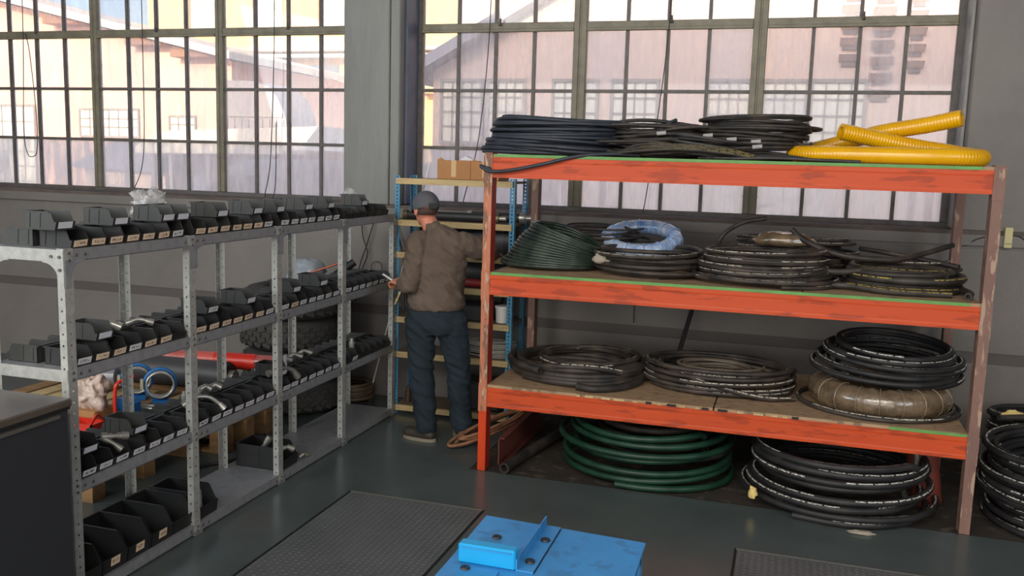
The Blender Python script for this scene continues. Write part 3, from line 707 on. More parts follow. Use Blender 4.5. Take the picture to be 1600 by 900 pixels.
# wrapped torus and coil above it
w = thing('wrapped_hose_coil', 'big hose coil wrapped in clear film at right of lower deck', 'hose coil', (.60, 5.92, a_))
MB().torus(.335, .085, 64, 12, Matrix.Translation((.60, 5.92, a_+.085)), .12, 4).build('film_wrapped_ring', WRAPC, w, True)
for k in range(9):
    a = -2.6+k*.32; M = Matrix.Translation((.60+.335*math.cos(a), 5.92+.335*math.sin(a), a_+.085)) @ Matrix.Rotation(a, 4, 'Z') @ Matrix.Rotation(PI/2, 4, 'X')
    MB().torus(.0875, .003, 16, 6, M).build('film_band', mat('film_band', s(128, 112, 90), .2, coat=1), w, True)
hose('flat outer hose loops beneath the film wrapped coil', HW, .014, 8, c=(.58, 5.90, a_), rx=.47, ry=.44, turns=2.6, h=.01, seed=12, jit=.02, spread=.06, start=-1.9, tails=(0, .18))
hose('black printed hose coil resting tilted on the wrapped coil', hose_mat('black_printed_hose', s(32, 32, 34), s(50, 48, 48), s(205, 203, 195)), .018, 9, c=(.66, 6.0, a_+.19), rx=.44, ry=.38, turns=9.4, h=.17, seed=15, jit=.035, spread=.26, tilt=(.10, .03), floor=a_+.02, start=2.4, tails=(.10, .0))
# middle deck
P = []
NT = 14
for i in range(NT*44+1):
    t = i/44/NT; a = 2*PI*i/44; q_ = int(i/44); jx = noise.noise(Vector((q_*1.7, 0, 3)))*.03
    xl = -1.87+.23*t; xr = -1.20+.03*t; cx_ = (xl+xr)/2+jx; rx_ = (xr-xl)/2; ry_ = .30-.07*t; c_a = math.cos(a)
    lift = .29*t*(.5-.5*c_a)+.11*t*(.5+.5*c_a)+.03*t*math.sin(a)**2
    jz = noise.noise(Vector((q_*2.3, a*.3, 9)))*.008
    P.append((cx_+rx_*c_a+jz, 5.90+ry_*math.sin(a), b_+.015+lift+abs(jz)))
tag(MB().tube(P, .0128, 8).build('coiled_hose', HG), 'green-black hose coil slumped in leaning strands at left of middle deck', 'hose')
hose('thin black hose coil standing behind the green-black coil', HD, .008, 6, c=(-1.28, 6.32, b_), rx=.33, ry=.2, turns=14, h=.25, seed=22, jit=.04, spread=.25, tilt=(.1, 0), floor=b_)
H_ = hose('printed brown-black hose coil with rag tag, middle deck', HW, .014, 8, c=(-.86, 5.86, b_), rx=.37, ry=.38, turns=9, h=.15, seed=24, jit=.03, spread=.22, tails=(.06, .05), start=-1)
crumple('rag_tag', None, 'rag', (-1.12, 5.62, b_+.10), (.055, .03, .035), mat('grey_rag', s(150, 142, 128), .9), 8, .4).parent = H_
w = thing('wrapped_hose_coil', 'hose coil in blue and white shrink wrap on middle deck', 'hose coil', (-.98, 6.33, b_+.12))
MT = Matrix.Translation((-.98, 6.30, b_+.19)) @ Matrix.Rotation(.30, 4, 'X')
MB().torus(.235, .05, 56, 12, MT, .1, 6).build('film_wrapped_ring', WRAPB, w, True)
for k in range(14):
    a = k*2*PI/14; M = MT @ Matrix.Rotation(a, 4, 'Z') @ Matrix.Translation((.235, 0, 0)) @ Matrix.Rotation(PI/2, 4, 'X')
    MB().torus(.0515, .005, 14, 6, M).build('film_band', mat('blue_film_band', s(120, 160, 214), .15, coat=1), w, True)
hose('brown hose coil underneath the blue wrapped coil', HD, .014, 8, c=(-.98, 6.28, b_), rx=.30, ry=.24, turns=6, h=.08, seed=27, jit=.02, spread=.2)
hose('large tidy printed hose coil in the centre of middle deck', HW, .0135, 8, c=(-.14, 5.78, b_), rx=.44, ry=.37, turns=12.3, h=.19, seed=30, jit=.02, spread=.12, conical=.22, start=-1.2, tails=(.05, .09))
hose('brown hose coil behind the tidy centre coil', HW, .012, 8, c=(.03, 6.32, b_), rx=.38, ry=.24, turns=12, h=.24, seed=31, jit=.025, spread=.2)
crumple('wrapped_parcel', 'clear film parcel lying on the centre coil of middle deck', 'parcel', (-.02, 6.02, b_+.25), (.19, .09, .05), WRAPC, 9, .25)
tag(MB().tube(arc([(-.42, 6.1, b_+.16), (-.43, 6.05, b_+.22), (-.38, 6.05, b_+.29), (-.27, 6.02, b_+.355), (-.14, 6.0, b_+.385)], 8), .014, 8).build('cut_hose', HD), 'free hose end rising above the centre coil of middle deck', 'hose')
tag(MB().tube(arc([(.02, 6.0, b_+.32), (.10, 5.95, b_+.26), (.3, 5.85, b_+.19), (.6, 5.9, b_+.17), (.8, 6.1, b_+.2), (1.0, 6.3, b_+.25)], 8), .018, 8).build('cut_hose', HD), 'thick black hose crossing over the right end of middle deck', 'hose')
hose('thick black hose coil with cut ends at right of middle deck', HY, .021, 9, c=(.66, 5.88, b_), rx=.38, ry=.34, turns=5.4, h=.11, seed=33, jit=.05, spread=.3, start=3.0, tails=(.06, .05))
hose('thinner hose loops behind the right coil of middle deck', HW, .013, 8, c=(.68, 6.2, b_), rx=.38, ry=.22, turns=7, h=.14, seed=34, jit=.05, spread=.3, tails=(.05, .22))
tag(MB().tube(arc([(.15, 5.72, b_+.11), (.3, 5.70, b_+.10), (.6, 5.78, b_+.13), (.9, 5.95, b_+.12), (1.0, 5.9, b_+.06)], 8), .02, 9).build('cut_hose', HD), 'cut hose laid across front of the right middle deck coil', 'hose')
tag(MB().tube(arc([(.45, 6.3, b_+.20), (.6, 6.2, b_+.19), (.85, 6.1, b_+.16), (1.0, 6.0, b_+.14)], 8), .016, 9).build('cut_hose', HD), 'straight black hose end near the right rack post, middle deck', 'hose')
tag(MB().tube(arc([(.98, 5.52, b_+.022), (1.0, 5.60, b_+.03), (.96, 5.75, b_+.03), (.85, 5.85, b_+.02)], 6), .021, 9).build('cut_hose', HD), 'short hose stub against the right post of middle deck', 'hose')
tag(MB().tube(arc([(.13, 5.60, b_+.021), (.2, 5.62, b_+.025), (.35, 5.62, b_+.03), (.6, 5.52, b_+.02), (.9, 5.56, b_+.02)], 6), .018, 9).build('cut_hose', HY), 'yellow printed hose along the front edge of middle deck', 'hose')
# top deck
hose('blue-black hose bundle folded flat at left end of top deck', HB, .0115, 8, c=(-1.56, 5.78, c_), rx=.43, ry=.26, turns=24, h=.225, seed=41, jit=.03, spread=.12, tilt=(0, .03), floor=c_, lean=(.10, 0), zj=.02)
tag(MB().tube(arc([(-1.80, 5.40, 1.955), (-1.86, 5.38, 1.975), (-1.80, 5.38, 1.945), (-1.66, 5.37, 1.955), (-1.45, 5.38, 2.0), (-1.25, 5.40, 2.05), (-1.05, 5.46, 2.07), (-.9, 5.55, 2.065)], 8), .011, 8).build('loose_hose', HB), 'loose hose strand drooping over the top beam at left', 'hose')
hose('tangled black hoses in the middle left of top deck', HD, .010, 7, c=(-.93, 5.90, c_), rx=.46, ry=.30, turns=16, h=.20, seed=43, jit=.07, spread=.45, zj=.05)
hose('second tangle of black hoses with white tags on top deck', HD, .011, 7, c=(-.72, 5.82, c_), rx=.32, ry=.24, turns=9, h=.17, seed=45, jit=.06, spread=.4, zj=.05, tilt=(.05, -.05), floor=c_)
pts = arc([(-1.35, 6.0, c_+.19), (-1.0, 5.95, c_+.245), (-.7, 5.95, c_+.225), (-.45, 5.9, c_+.17), (-.3, 5.9, c_+.10)], 8)
tag(MB().tube(pts, .012, 8).build('loose_hose', HD), 'black hose arching over the top deck tangle', 'hose')
tag(MB().tube(arc([(-.95, 5.85, c_+.04), (-.87, 5.85, c_+.14), (-.78, 5.87, c_+.22), (-.73, 5.9, c_+.25)], 8), .011, 8).build('loose_hose', HB), 'short hose end poking up in front of the arching hose', 'hose')
for i in range(6):
    y = 5.47+i*.024; z = c_+.011+.011*(i % 3)
    tag(MB().tube(arc([(-1.15+.05*i, y+.03, c_+.011), (-.9, y, z+.03+.008*i), (-.65, y, z+.045), (-.4, y, z+.03), (-.2+.02*i, y+.02, c_+.011)], 6), .0105, 8).build('straight_hose', HY),
        'yellow printed hose strand along the top deck front, %s from the edge' % ordn(i), 'hose', 'yellow printed strands on the top deck')
hose('thin black coil lying before the tangle on top deck', hose_mat('thin_dark', s(50, 50, 50), s(72, 70, 68)), .008, 7, c=(-.52, 5.68, c_), rx=.25, ry=.17, turns=8, h=.12, seed=47, jit=.03, spread=.3, tilt=(0, .1), floor=c_)
C_ = hose('black hose bundle with small white tags right of centre, top deck', HD, .0105, 7, c=(-.28, 5.85, c_), rx=.34, ry=.24, turns=22, h=.25, seed=49, jit=.04, spread=.22, zj=.03, lean=(.06, 0))
for k, (x, y, z) in enumerate(((-.5, 5.59, .14), (-.36, 5.585, .12), (-.22, 5.59, .11), (-.21, 5.575, .08), (-.78, 5.6, .15))):
    MB().cyl((x-.028, y, c_+z), (x+.028, y, c_+z+.006), .013, .013, 8).build('hose_tag', mat('paper_collar', s(150, 150, 148), .6), C_)
tag(MB().tube(arc([(-.1, 5.8, c_+.10), (-.02, 5.75, c_+.12), (.06, 5.74, c_+.10), (.10, 5.74, c_+.115)], 6), .010, 8).build('loose_hose', HD), 'short black hose end beside the yellow hose', 'hose')
for i in range(5):
    y = 5.46+i*.028
    tag(MB().tube(arc([(-.35-.05*i, y, c_+.010), (-.1, y+.01, c_+.018+.004*i), (.12, y, c_+.014), (.22+.035*(4-i), y-.01, c_+.009)], 6), .0085, 8).build('straight_hose', hose_mat('thin_dark', None, None)),
        'thin straight hose end in front of the yellow hose, %s from the edge' % ordn(i), 'hose', 'thin hose ends on the top deck')
# yellow ribbed suction hose
yp = [(.90, 5.75, 2.325), (.72, 5.82, 2.285), (.50, 5.92, 2.245), (.34, 6.02, 2.20), (.14, 6.02, 2.14), (.02, 5.9, 2.10), (.02, 5.7, 2.10), (.2, 5.56, 2.10), (.5, 5.52, 2.10), (.85, 5.54, 2.10), (1.0, 5.66, 2.10), (.98, 5.82, 2.11), (.80, 5.85, 2.14), (.62, 5.80, 2.165), (.44, 5.75, 2.20), (.25, 5.68, 2.235)]
P = arc(yp, 46)
o = MB().tube(P, .048, 16, True, rf=lambda u: 1+.035*math.cos(u*2*PI/.017)).build('ribbed_hose', YEL); tag(o, 'yellow ribbed suction hose looped at right of top deck', 'hose')
# coils on the floor under the rack
hose('dark green hose coil on the floor under the rack', HGG, .021, 9, c=(-.82, 5.92, 0), rx=.56, ry=.52, turns=6.2, h=.34, seed=51, jit=.03, spread=.14, start=-1.8, tilt=(.04, 0), floor=0, tails=(0, .05))
hose('dark hose loops resting inside the green floor coil', HD, .020, 8, c=(-.75, 6.0, .12), rx=.42, ry=.40, turns=4, h=.20, seed=52, jit=.05, spread=.2, floor=0)
G_ = hose('black printed hose coil on floor under right side of rack', hose_mat('black_printed_hose', None, None), .021, 9, c=(.38, 5.76, 0), rx=.60, ry=.58, turns=7.2, h=.33, seed=54, jit=.03, spread=.2, conical=.12, start=-1.9, floor=0, tails=(.12, .08))
crumple('cloth_tie', None, 'tie', (-.10, 5.36, .10), (.022, .02, .04), mat('yellow_rag', s(214, 190, 120), .9), 2, .5).parent = G_
crumple('rag', 'grey rag scrap on the floor before the black coil', 'rag', (.50, 5.20, .009), (.07, .022, .010), mat('grey_rag', None), 12, .5)
hose('tall black printed hose coil standing right of the rack', hose_mat('black_printed_hose', None, None), .019, 9, c=(1.70, 5.80, 0), rx=.57, ry=.52, turns=24, h=.46, seed=60, jit=.02, spread=.45, conical=.0, tilt=(.05, -.05), floor=0)
Q_ = hose('black hose coil with yellow tag far right by the wall', hose_mat('black_printed_hose', None, None), .018, 8, c=(1.86, 6.48, .28), rx=.55, ry=.30, turns=9, h=.2, seed=61, jit=.03, spread=.25, floor=0)
crumple('yellow_tag', None, 'tag', (1.42, 6.2, .52), (.06, .015, .03), mat('yellow_rag', None), 4, .4).parent = Q_
tag(MB().cyl((1.30, 6.0, .545), (1.62, 6.15, .55), .018, .018, 10).build('cut_hose', HD), 'short grey hose stub pointing from right rack post', 'hose')
# rusty channel, pipe and straps by the left front post
t = thing('steel_channel', 'rusty red steel channel on the floor behind left rack post', 'steel channel', (-1.73, 6.0, 0))
RUST = mat('rusty_red_steel', s(110, 50, 40), .7, col2=s(84, 42, 36), scale=5, amount=.5)
MB().box(-1.742, -1.734, 5.52, 6.55, 0.002, .20).build('web', RUST, t, True)
MB().box(-1.742, -1.70, 5.52, 6.55, .19, .198).build('flange', RUST, t, True); MB().box(-1.742, -1.70, 5.52, 6.55, .002, .01).build('flange', RUST, t, True)
tag(MB().tube(arc([(-1.66, 5.40, .037), (-1.60, 5.8, .037), (-1.50, 6.3, .037), (-1.4, 6.5, .037)], 6), .036, 14).build('rubber_pipe', HD), 'thick black rubber pipe on floor behind left rack post', 'pipe')
hose('tan flat strap bundle on the floor beside the left rack post', HTAN, .012, 6, c=(-1.96, 6.10, .06), rx=.09, ry=.42, turns=5, h=.06, seed=71, jit=.02, spread=.3, tilt=(.16, 0), floor=0, rot=-.45)
tag(MB().cyl((-1.78, 6.3, .26), (-1.66, 6.42, .30), .03, .03, 12).build('steel_socket', STEEL), 'shiny steel socket behind the left rack post', 'fitting')
t = thing('gas_cylinder', 'dull red cylinder leaning inside the right rack post', 'cylinder', (.98, 5.9, 0))
Mx = Matrix.Translation((.92, 5.85, .004)) @ Matrix.Rotation(-.16, 4, 'Y')
MB().lathe([(.08, .0), (.09, .02), (.09, .30), (.07, .35), (.03, .38), (.02, .40)], 20, Mx).build('shell', mat('dull_red', s(108, 48, 36), .6), t, True)
MB().lathe([(.022, .40), (.022, .44)], 10, Mx).build('valve', DSTEEL, t, True)
P = [(.80+.03*math.sin(k*.5), 5.75+.03*math.cos(k*.5), .40-.03*k) for k in range(13)]
tag(MB().tube(arc(P, 3), .018, 6).build('twisted_strap', DSTEEL), 'grey twisted strap hanging before the dull red cylinder', 'strap')

# ------------------------------------------------------------------ blue slotted rack by the window
BX0, BX1, BY0, BY1 = -2.93, -1.96, 6.46, 6.80
BR = thing('slotted_rack', 'narrow blue slotted-angle rack with seven timber shelves by the window', 'rack', ((BX0+BX1)/2, 6.63, 0))
for x, sx in ((BX0, 1), (BX1, -1)):
    for y, sy in ((BY0, 1), (BY1, -1)):
        p = MB(); flange(p, 1, y, min(x, x+sx*.04), max(x, x+sx*.04), 0, 1.88, .028, .006, zoff=.02); flange(p, 0, x, min(y, y+sy*.04), max(y, y+sy*.04), 0, 1.88, .028, .006, zoff=.02)
        o = p.build('post', BLUEPOST, BR, True); solid(o, .003)
BZ = [.07, .50, .78, 1.04, 1.29, 1.54, 1.86]
for z in BZ:
    MB().box(BX0+.015, BX1-.015, BY0-.02, BY0-.001, z-.045, z).build('shelf_edge', TIMBER, BR, True)
    MB().box(BX0+.015, BX1-.015, BY0+.001, BY1-.001, z-.018, z-.002).build('shelf_board', mat('dark_shelf_board', s(112, 98, 80), .8), BR, True)
    bb = MB()
    for x in (BX0+.03, BX1-.03, BX0+.06, BX1-.06): bb.cyl((x, BY0-.02, z-.022), (x, BY0-.024, z-.022), .005, .005, 6)
    bb.build('screw', DSTEEL, BR, True)
def carton(label, x0, x1, y0, y1, z, h):
    t = thing('cardboard_box', label, 'box', ((x0+x1)/2, (y0+y1)/2, z))
    MB().box(x0, x1, y0, y1, z, z+h).build('carton', CARD, t, True, bevel=.003)
    MB().box((x0+x1)/2-.02, (x0+x1)/2+.02, y0-.0015, y0-.0005, z+.02, z+h).build('packing_tape', mat('packing_tape', s(196, 160, 112), .3), t, True)
    MB().prism([(x0, z+h), (x0+.06, z+h), (x0+.03, z+h+.02)], 1, y0, y0+.003).build('flap', CARD, t, True)
    return t
carton('cardboard box on top of the blue rack, left one', -2.60, -2.33, 6.50, 6.75, 1.861, .145)
carton('cardboard box on blue rack top beside orange post', -2.325, -2.10, 6.49, 6.75, 1.861, .14)
tag(MB().prism([(-2.45, 2.01), (-2.33, 2.01), (-2.40, 2.04)], 1, 6.58, 6.64).build('paper', LP), 'crumpled white paper on the left cardboard box', 'paper')
def hcyl(label, x0, x1, y, z, r, m, m2=DSTEEL, rod=.08):
    t = thing('hydraulic_cylinder', label, 'cylinder', (x0, y, z-r))
    MB().cyl((x0, y, z), (x1, y, z), r, r, 20).build('barrel', m, t, True)
    MB().cyl((x1-.04, y, z), (x1+.004, y, z), r*1.12, r*1.12, 20).build('gland', m2, t, True)
    MB().cyl((x1+.004, y, z), (x1+rod, y, z), r*.5, r*.5, 14).build('rod', STEEL, t, True)
    MB().cyl((x0-.005, y, z), (x0+.03, y, z), r*1.12, r*1.12, 20).build('end_cap', m2, t, True)
    return t
hcyl('long black hydraulic cylinder lying behind the man on blue rack', -2.90, -2.12, 6.58, 1.575, .034, BLACKM, mat('dirty_brass', s(120, 108, 84), .4, .6), .06)
hcyl('second black cylinder with steel gland at right of blue rack', -2.40, -1.94, 6.68, 1.580, .036, BLACKM, STEEL, .07)
hcyl('fat dark grey cylinder on blue rack above the red ones', -2.50, -2.02, 6.63, 1.15, .085, mat('dark_grey_drum', s(62, 62, 64), .5), BLACKM, .0)
hcyl('large black drum on blue rack behind the arm', -2.75, -2.02, 6.62, 1.40, .10, mat('dark_grey_drum', None), BLACKM, .0)
hcyl('left front red cylinder on the blue rack', -2.55, -2.05, 6.53, 1.075, .033, mat('dark_red_paint', s(150, 48, 52), .4), mat('dark_red_paint', None), .0)
hcyl('rear red cylinder on the blue rack behind the first', -2.55, -2.05, 6.72, 1.075, .033, mat('dark_red_paint', None), mat('dark_red_paint', None), .0)
t = thing('plastic_tub', 'white plastic tub with lid on blue rack beside orange post', 'tub', (-2.06, 6.55, .78))
MB().lathe([(.05, 0), (.056, .115)], 24, Matrix.Translation((-2.06, 6.55, .781))).build('tub', PWHITE, t, True)
MB().lathe([(.060, .115), (.060, .128), (.05, .130)], 24, Matrix.Translation((-2.06, 6.55, .781))).build('lid', PWHITE, t, True)
t = thing('glass_jar', 'dark glass jar standing behind the white tub', 'jar', (-2.08, 6.70, .78))
MB().lathe([(.045, 0), (.05, .02), (.05, .12), (.035, .15), (.035, .18)], 20, Matrix.Translation((-2.08, 6.70, .781))).build('jar_body', DARK, t, True)
MB().lathe([(.038, .18), (.038, .20)], 20, Matrix.Translation((-2.08, 6.70, .781))).build('lid', DSTEEL, t, True)
hose('thin pale grey hose coil on the blue rack lower shelf', HGREY, .006, 6, c=(-2.17, 6.62, .50), rx=.20, ry=.13, turns=16, h=.11, seed=81, jit=.015, spread=.15)
tag(MB().box(-2.75, -2.15, 6.50, 6.76, .781, .90).build('equipment_case', mat('dark_grey_drum', None), bevel=.01), 'dark grey case on blue rack behind the man legs', 'case')
tag(MB().box(-2.45, -2.05, 6.50, 6.76, .071, .30).build('motor_case', BLACKM, bevel=.02), 'black case on the lowest shelf of the blue rack', 'case')
for k in range(3):
    coupling('dusty steel spindle on lowest shelf of blue rack, %s from left' % ordn(k), (-2.84+.055*k, 6.55, .072), (-2.84+.055*k, 6.56, .20+.03*(k % 2)), .022, mat('rusty_steel', s(84, 66, 56), .6, .4))
tag(MB().prism([(-2.83, .26), (-2.76, .20), (-2.74, .40), (-2.79, .36)], 1, 6.58, 6.60).build('paper_wrap', LP), 'torn white paper on blue rack lowest shelf', 'paper')
tag(MB().box(-2.84, -2.72, 6.50, 6.66, 1.041, 1.14).build('small_case', BLACKM, bevel=.012), 'small black case on blue rack left of the man', 'case')
tag(MB().cyl((-3.27, 6.72, .002), (-2.80, 6.84, 1.98), .006, .006, 8).build('thin_rod', PWHITE), 'long thin white rod leaning by the pillar', 'rod')
# brown roll and cables behind the shelving end
hose('brown hose roll on the floor behind the shelving far end', hose_mat('brown_roll', s(110, 92, 74), s(86, 72, 58)), .014, 7, c=(-3.42, 6.66, 0), rx=.20, ry=.17, turns=7, h=.14, seed=83, jit=.01, spread=.05)
for k, pts in enumerate((((-3.42, 6.87, 1.5), (-3.40, 6.86, 1.35), (-3.36, 6.86, 1.2), (-3.44, 6.85, 1.0), (-3.46, 6.85, .8)), ((-3.30, 6.87, 1.5), (-3.36, 6.86, 1.3), (-3.43, 6.86, 1.1), (-3.46, 6.85, .9)),
                         ((-3.12, 6.87, 1.5), (-3.06, 6.86, 1.3), (-3.0, 6.86, 1.1), (-2.96, 6.86, .9)), ((-3.13, 6.87, 1.5), (-3.04, 6.86, 1.25), (-3.02, 6.86, 1.0), (-2.98, 6.86, .8)))):
    cord('black cable on the pillar wall behind the shelving, %s from left' % ordn(k), pts, .005, name='wall_cable', cat='cable', group='cables on the wall behind the shelving')
cord('small ring of cable hung on wall behind the shelving', [(-3.28+.05*math.cos(k*.7), 6.875, 1.10+.05*math.sin(k*.7)) for k in range(10)], .003, name='wall_cable', cat='cable')
t = thing('cable_trunking_box', 'cream electrical box on the wall right of the rack', 'electrical box', (1.43, 6.88, 1.5))
MB().box(1.405, 1.455, 6.86, 6.90, 1.52, 1.66).build('cover', mat('cream_plastic', s(196, 188, 140), .5), t, True, bevel=.003)
MB().box(1.41, 1.45, 6.855, 6.86, 1.548, 1.551).build('seam', DARK, t, True)
cord('black cable drooping right of the cream electrical box', [(1.455, 6.89, 1.6), (1.50, 6.88, 1.60), (1.58, 6.88, 1.56), (1.8, 6.88, 1.55), (2.2, 6.88, 1.56)], .005, name='wall_cable', cat='cable')
cord('black cable looping left of the cream electrical box', [(1.17, 6.89, 1.52), (1.24, 6.88, 1.57), (1.34, 6.88, 1.60), (1.40, 6.89, 1.59)], .005, name='wall_cable', cat='cable')
tag(MB().cyl((-.62, 6.85, 1.1), (-.72, 6.55, .60), .018, .018, 8).build('dark_bar', BLACKM), 'dark bar leaning to the wall between the decks', 'bar')

# ------------------------------------------------------------------ stack of tyres and clutter behind the shelving
TX, TY = -3.76, 6.36
def tyre(label, z, R=.40, w=.245):
    t = thing('car_tyre', label, 'tyre', (TX+rnd.uniform(-.012, .012), TY+rnd.uniform(-.01, .01), z), rnd.random()*6, 'tyres stacked by the wall')
    pr = [(.215, .02), (.24, .0), (.30, -.0), (.36, .015), (R-.012, .045), (R, .075), (R, w-.075), (R-.012, w-.045), (.36, w-.015), (.30, w), (.24, w), (.215, w-.02), (.21, w/2), (.215, .02)]
    MB().lathe(pr, 48, cap=False).build('carcass', RUB, t)
    b = MB(); n = 30
    for row, zc in enumerate((.062, .100, .145, .183)):
        for i in range(n):
            a = 2*PI*(i+.5*(row % 2))/n; M = Matrix.Rotation(a, 4, 'Z') @ Matrix.Translation((R+.002, 0, zc)) @ Matrix.Rotation(.35*(1 if row % 2 else -1), 4, 'X')
            b.cbox((0, 0, 0), (.016, .060, .030), M)
    b.build('tread', RUB, t, kind='stuff')
    return t
for k, w_ in enumerate(('lowest', 'second from bottom', 'third from bottom', 'topmost')): tyre('chunky black tyre, %s of the stack by the wall' % w_, .001+k*.248)
crumple('plastic_bag', 'pale grey tied carrier bag on top of the tyres', 'bag', (-3.56, 6.22, 1.10), (.15, .12, .12), mat('grey_carrier_bag', s(168, 172, 172), .35, coat=.5, col2=s(130, 140, 156), scale=6), 14, .35)
tag(MB().cyl((-3.42, 6.25, 1.03), (-3.22, 6.35, 1.20), .035, .03, 12).build('tool_case', BLACKM), 'dark tool leaning behind the carrier bag', 'tool')
tag(MB().cyl((-3.48, 6.1, 1.12), (-3.27, 6.18, 1.20), .008, .008, 8).build('copper_rod', mat('copper', s(190, 110, 84), .4, .6)), 'thin copper coloured rod by the carrier bag', 'rod')
tag(MB().cyl((-3.42, 6.02, 1.055), (-3.17, 6.10, 1.11), .012, .012, 10).build('orange_handle', mat('orange_plastic', s(226, 112, 44), .4)), 'orange handle lying right of the carrier bag', 'handle')
# pallet
def pallet(label, x0, x1, y0, y1, z0, h):
    pt = thing('wooden_pallet', label, 'pallet', ((x0+x1)/2, (y0+y1)/2, z0)); xm = (x0+x1)/2; ym = (y0+y1)/2; e = .001
    for y in (y0+.05, ym, y1-.05):
        for x in (x0+.06, xm, x1-.06): MB().box(x-.06, x+.06, y-.05, y+.05, z0+.021, z0+h-.046).build('block', PALLETW, pt, True)
        MB().box(x0, x1, y-.05, y+.05, z0+e, z0+.020).build('skid', PALLETW, pt, True)
        MB().box(x0, x1, y-.05, y+.05, z0+h-.045, z0+h-.023).build('stringer', PALLETW, pt, True)
    n = int((x1-x0)/.15)
    for k in range(n):
        x = x0+(x1-x0)*(k+.5)/n; MB().box(x-.058, x+.058, y0, y1, z0+h-.022, z0+h).build('deck_plank', TIMBER if k % 3 else PALLETW, pt, True)
pallet('wooden pallet on the floor, lower of two stacked behind the nearest bays', -4.92, -3.70, 4.05, 5.02, 0, .20)
pallet('wooden pallet with plastic and clamps on it, upper of the two stacked', -4.90, -3.69, 4.06, 5.03, .201, .20)
pallet('small wooden pallet under the dark grey cylinder, farther from the camera', -4.60, -3.52, 5.06, 5.66, 0, .20)
def big_cyl(name, label, p0, p1, r, m, parts):
    t = thing(name, label, 'cylinder', p0); p0 = Vector(p0); d = (Vector(p1)-p0).normalized(); L_ = (Vector(p1)-p0).length
    MB().cyl(p0, p1, r, r, 28).build('barrel', m, t, True)
    for a, b, k, mm, nm in parts: MB().cyl(p0+d*a*L_, p0+d*b*L_, r*k, r*k, 28).build(nm, mm, t, True)
    return t
REDP = mat('bright_red_paint', s(206, 48, 34), .3); PINK = mat('red_bubble_wrap', s(186, 96, 88), .3, col2=s(160, 70, 62), scale=14, amount=.5, coat=.8, bump=.8, bscale=50)
big_cyl('red_cylinder', 'red hydraulic cylinder in bubble wrap on top of the pallet load', (-4.55, 5.22, .575), (-3.22, 5.50, .555), .055, PINK, [(.56, .78, 1.06, REDP, 'red_band'), (.40, .56, 1.02, mat('pale_red_paint', s(200, 92, 82), .3), 'pale_band')])
big_cyl('grey_cylinder', 'large dark grey cylinder lying on the pallet', (-4.6, 5.16, .50), (-3.60, 5.22, .50), .098, mat('dark_grey_drum', None), [(.93, 1.02, .9, BLACKM, 'end_flange'), (1.02, 1.06, .45, DSTEEL, 'spigot')])
tag(MB().box(-4.5, -3.65, 5.10, 5.58, .202, .401).build('timber_packing', PALLETW, bevel=.004), 'timber packing under the dark grey cylinder', 'timber')
def ring(label, c, R, wd, rz):
    t = thing('pipe_clamp', label, 'clamp', c, rz)
    M = Matrix.Rotation(PI/2, 4, 'Y')
    MB().lathe([(R-.012, -wd*.7), (R, -wd*.7), (R, wd*.7), (R-.012, wd*.7), (R-.012, -wd*.7)], 36, M, cap=False).build('steel_ring', STEEL, t)
    M2 = Matrix.Translation((-.03, 0, 0)) @ M
    MB().lathe([(R+.002, -wd*.45), (R+.014, -wd*.45), (R+.014, wd*.45), (R+.002, wd*.45), (R+.002, -wd*.45)], 36, M2, cap=False).build('blue_band', mat('clamp_blue', s(34, 110, 180), .4), t)
    MB().box(-.05, .0, -R-.03, -R-.012, -.03, .03).build('clamp_lug', mat('cream_zinc', s(196, 190, 160), .4, .3), t)
    MB().box(-.06, .03, -.05, .05, -R-.045, -R-.012).build('foot', mat('clamp_blue', None), t)
    return t
ring('blue pipe clamp with bright steel ring, right one on the pallet', (-3.77, 4.74, .536), .088, .045, -.9)
ring('blue pipe clamp with steel ring, left one on the pallet', (-3.98, 4.78, .536), .088, .045, -.9)
big_cyl('wrapped_pipe', 'grey film wrapped pipe at left of the pallet load', (-4.6, 4.62, .56), (-4.12, 4.76, .55), .055, mat('grey_film', s(120, 120, 128), .25, coat=.8, bump=.6, bscale=20), [])
crumple('plastic_bag', 'crumpled pinkish clear plastic at the left pallet corner', 'bag', (-3.94, 4.32, .55), (.10, .08, .11), mat('pink_film', s(205, 188, 180), .4, coat=.3, bump=1, bscale=20, col2=s(172, 146, 128), scale=7), 21, .75, 44)
tag(MB().box(-4.06, -3.82, 4.22, 4.40, .402, .48).build('cardboard_box', CARD, bevel=.006), 'torn cardboard box under the plastic at pallet corner', 'box')
tag(MB().tube(arc([(-3.74, 4.30, .412), (-3.74, 4.30, .58), (-3.73, 4.32, .645), (-3.70, 4.42, .665)], 5), .011, 8, False).build('bent_bar', REDP), 'red bent bar standing in front of the left clamp', 'bar')
tag(MB().box(-3.90, -3.74, 4.44, 4.54, .402, .50).build('blue_pump', mat('clamp_blue', None), bevel=.02), 'small blue pump body behind the red handle', 'pump')
tag(MB().cyl((-3.90, 4.60, .416), (-3.72, 4.66, .416), .013, .013, 10).build('chrome_rod', STEEL), 'nearer chrome rod lying on the pallet', 'rod')
tag(MB().cyl((-3.84, 4.56, .416), (-3.72, 4.60, .416), .013, .013, 10).build('chrome_rod', STEEL), 'farther chrome rod lying on the pallet', 'rod')
t = thing('red_toolbox', 'small red open tool tray behind the nearest shelving bay', 'tray', (-3.82, 4.14, .402))
MB().box(-3.92, -3.72, 4.08, 4.09, .415, .45).box(-3.92, -3.72, 4.19, 4.20, .415, .45).box(-3.92, -3.91, 4.08, 4.20, .415, .45).box(-3.73, -3.72, 4.08, 4.20, .415, .45).box(-3.92, -3.72, 4.08, 4.20, .402, .415).build('tray', REDP, t, True)
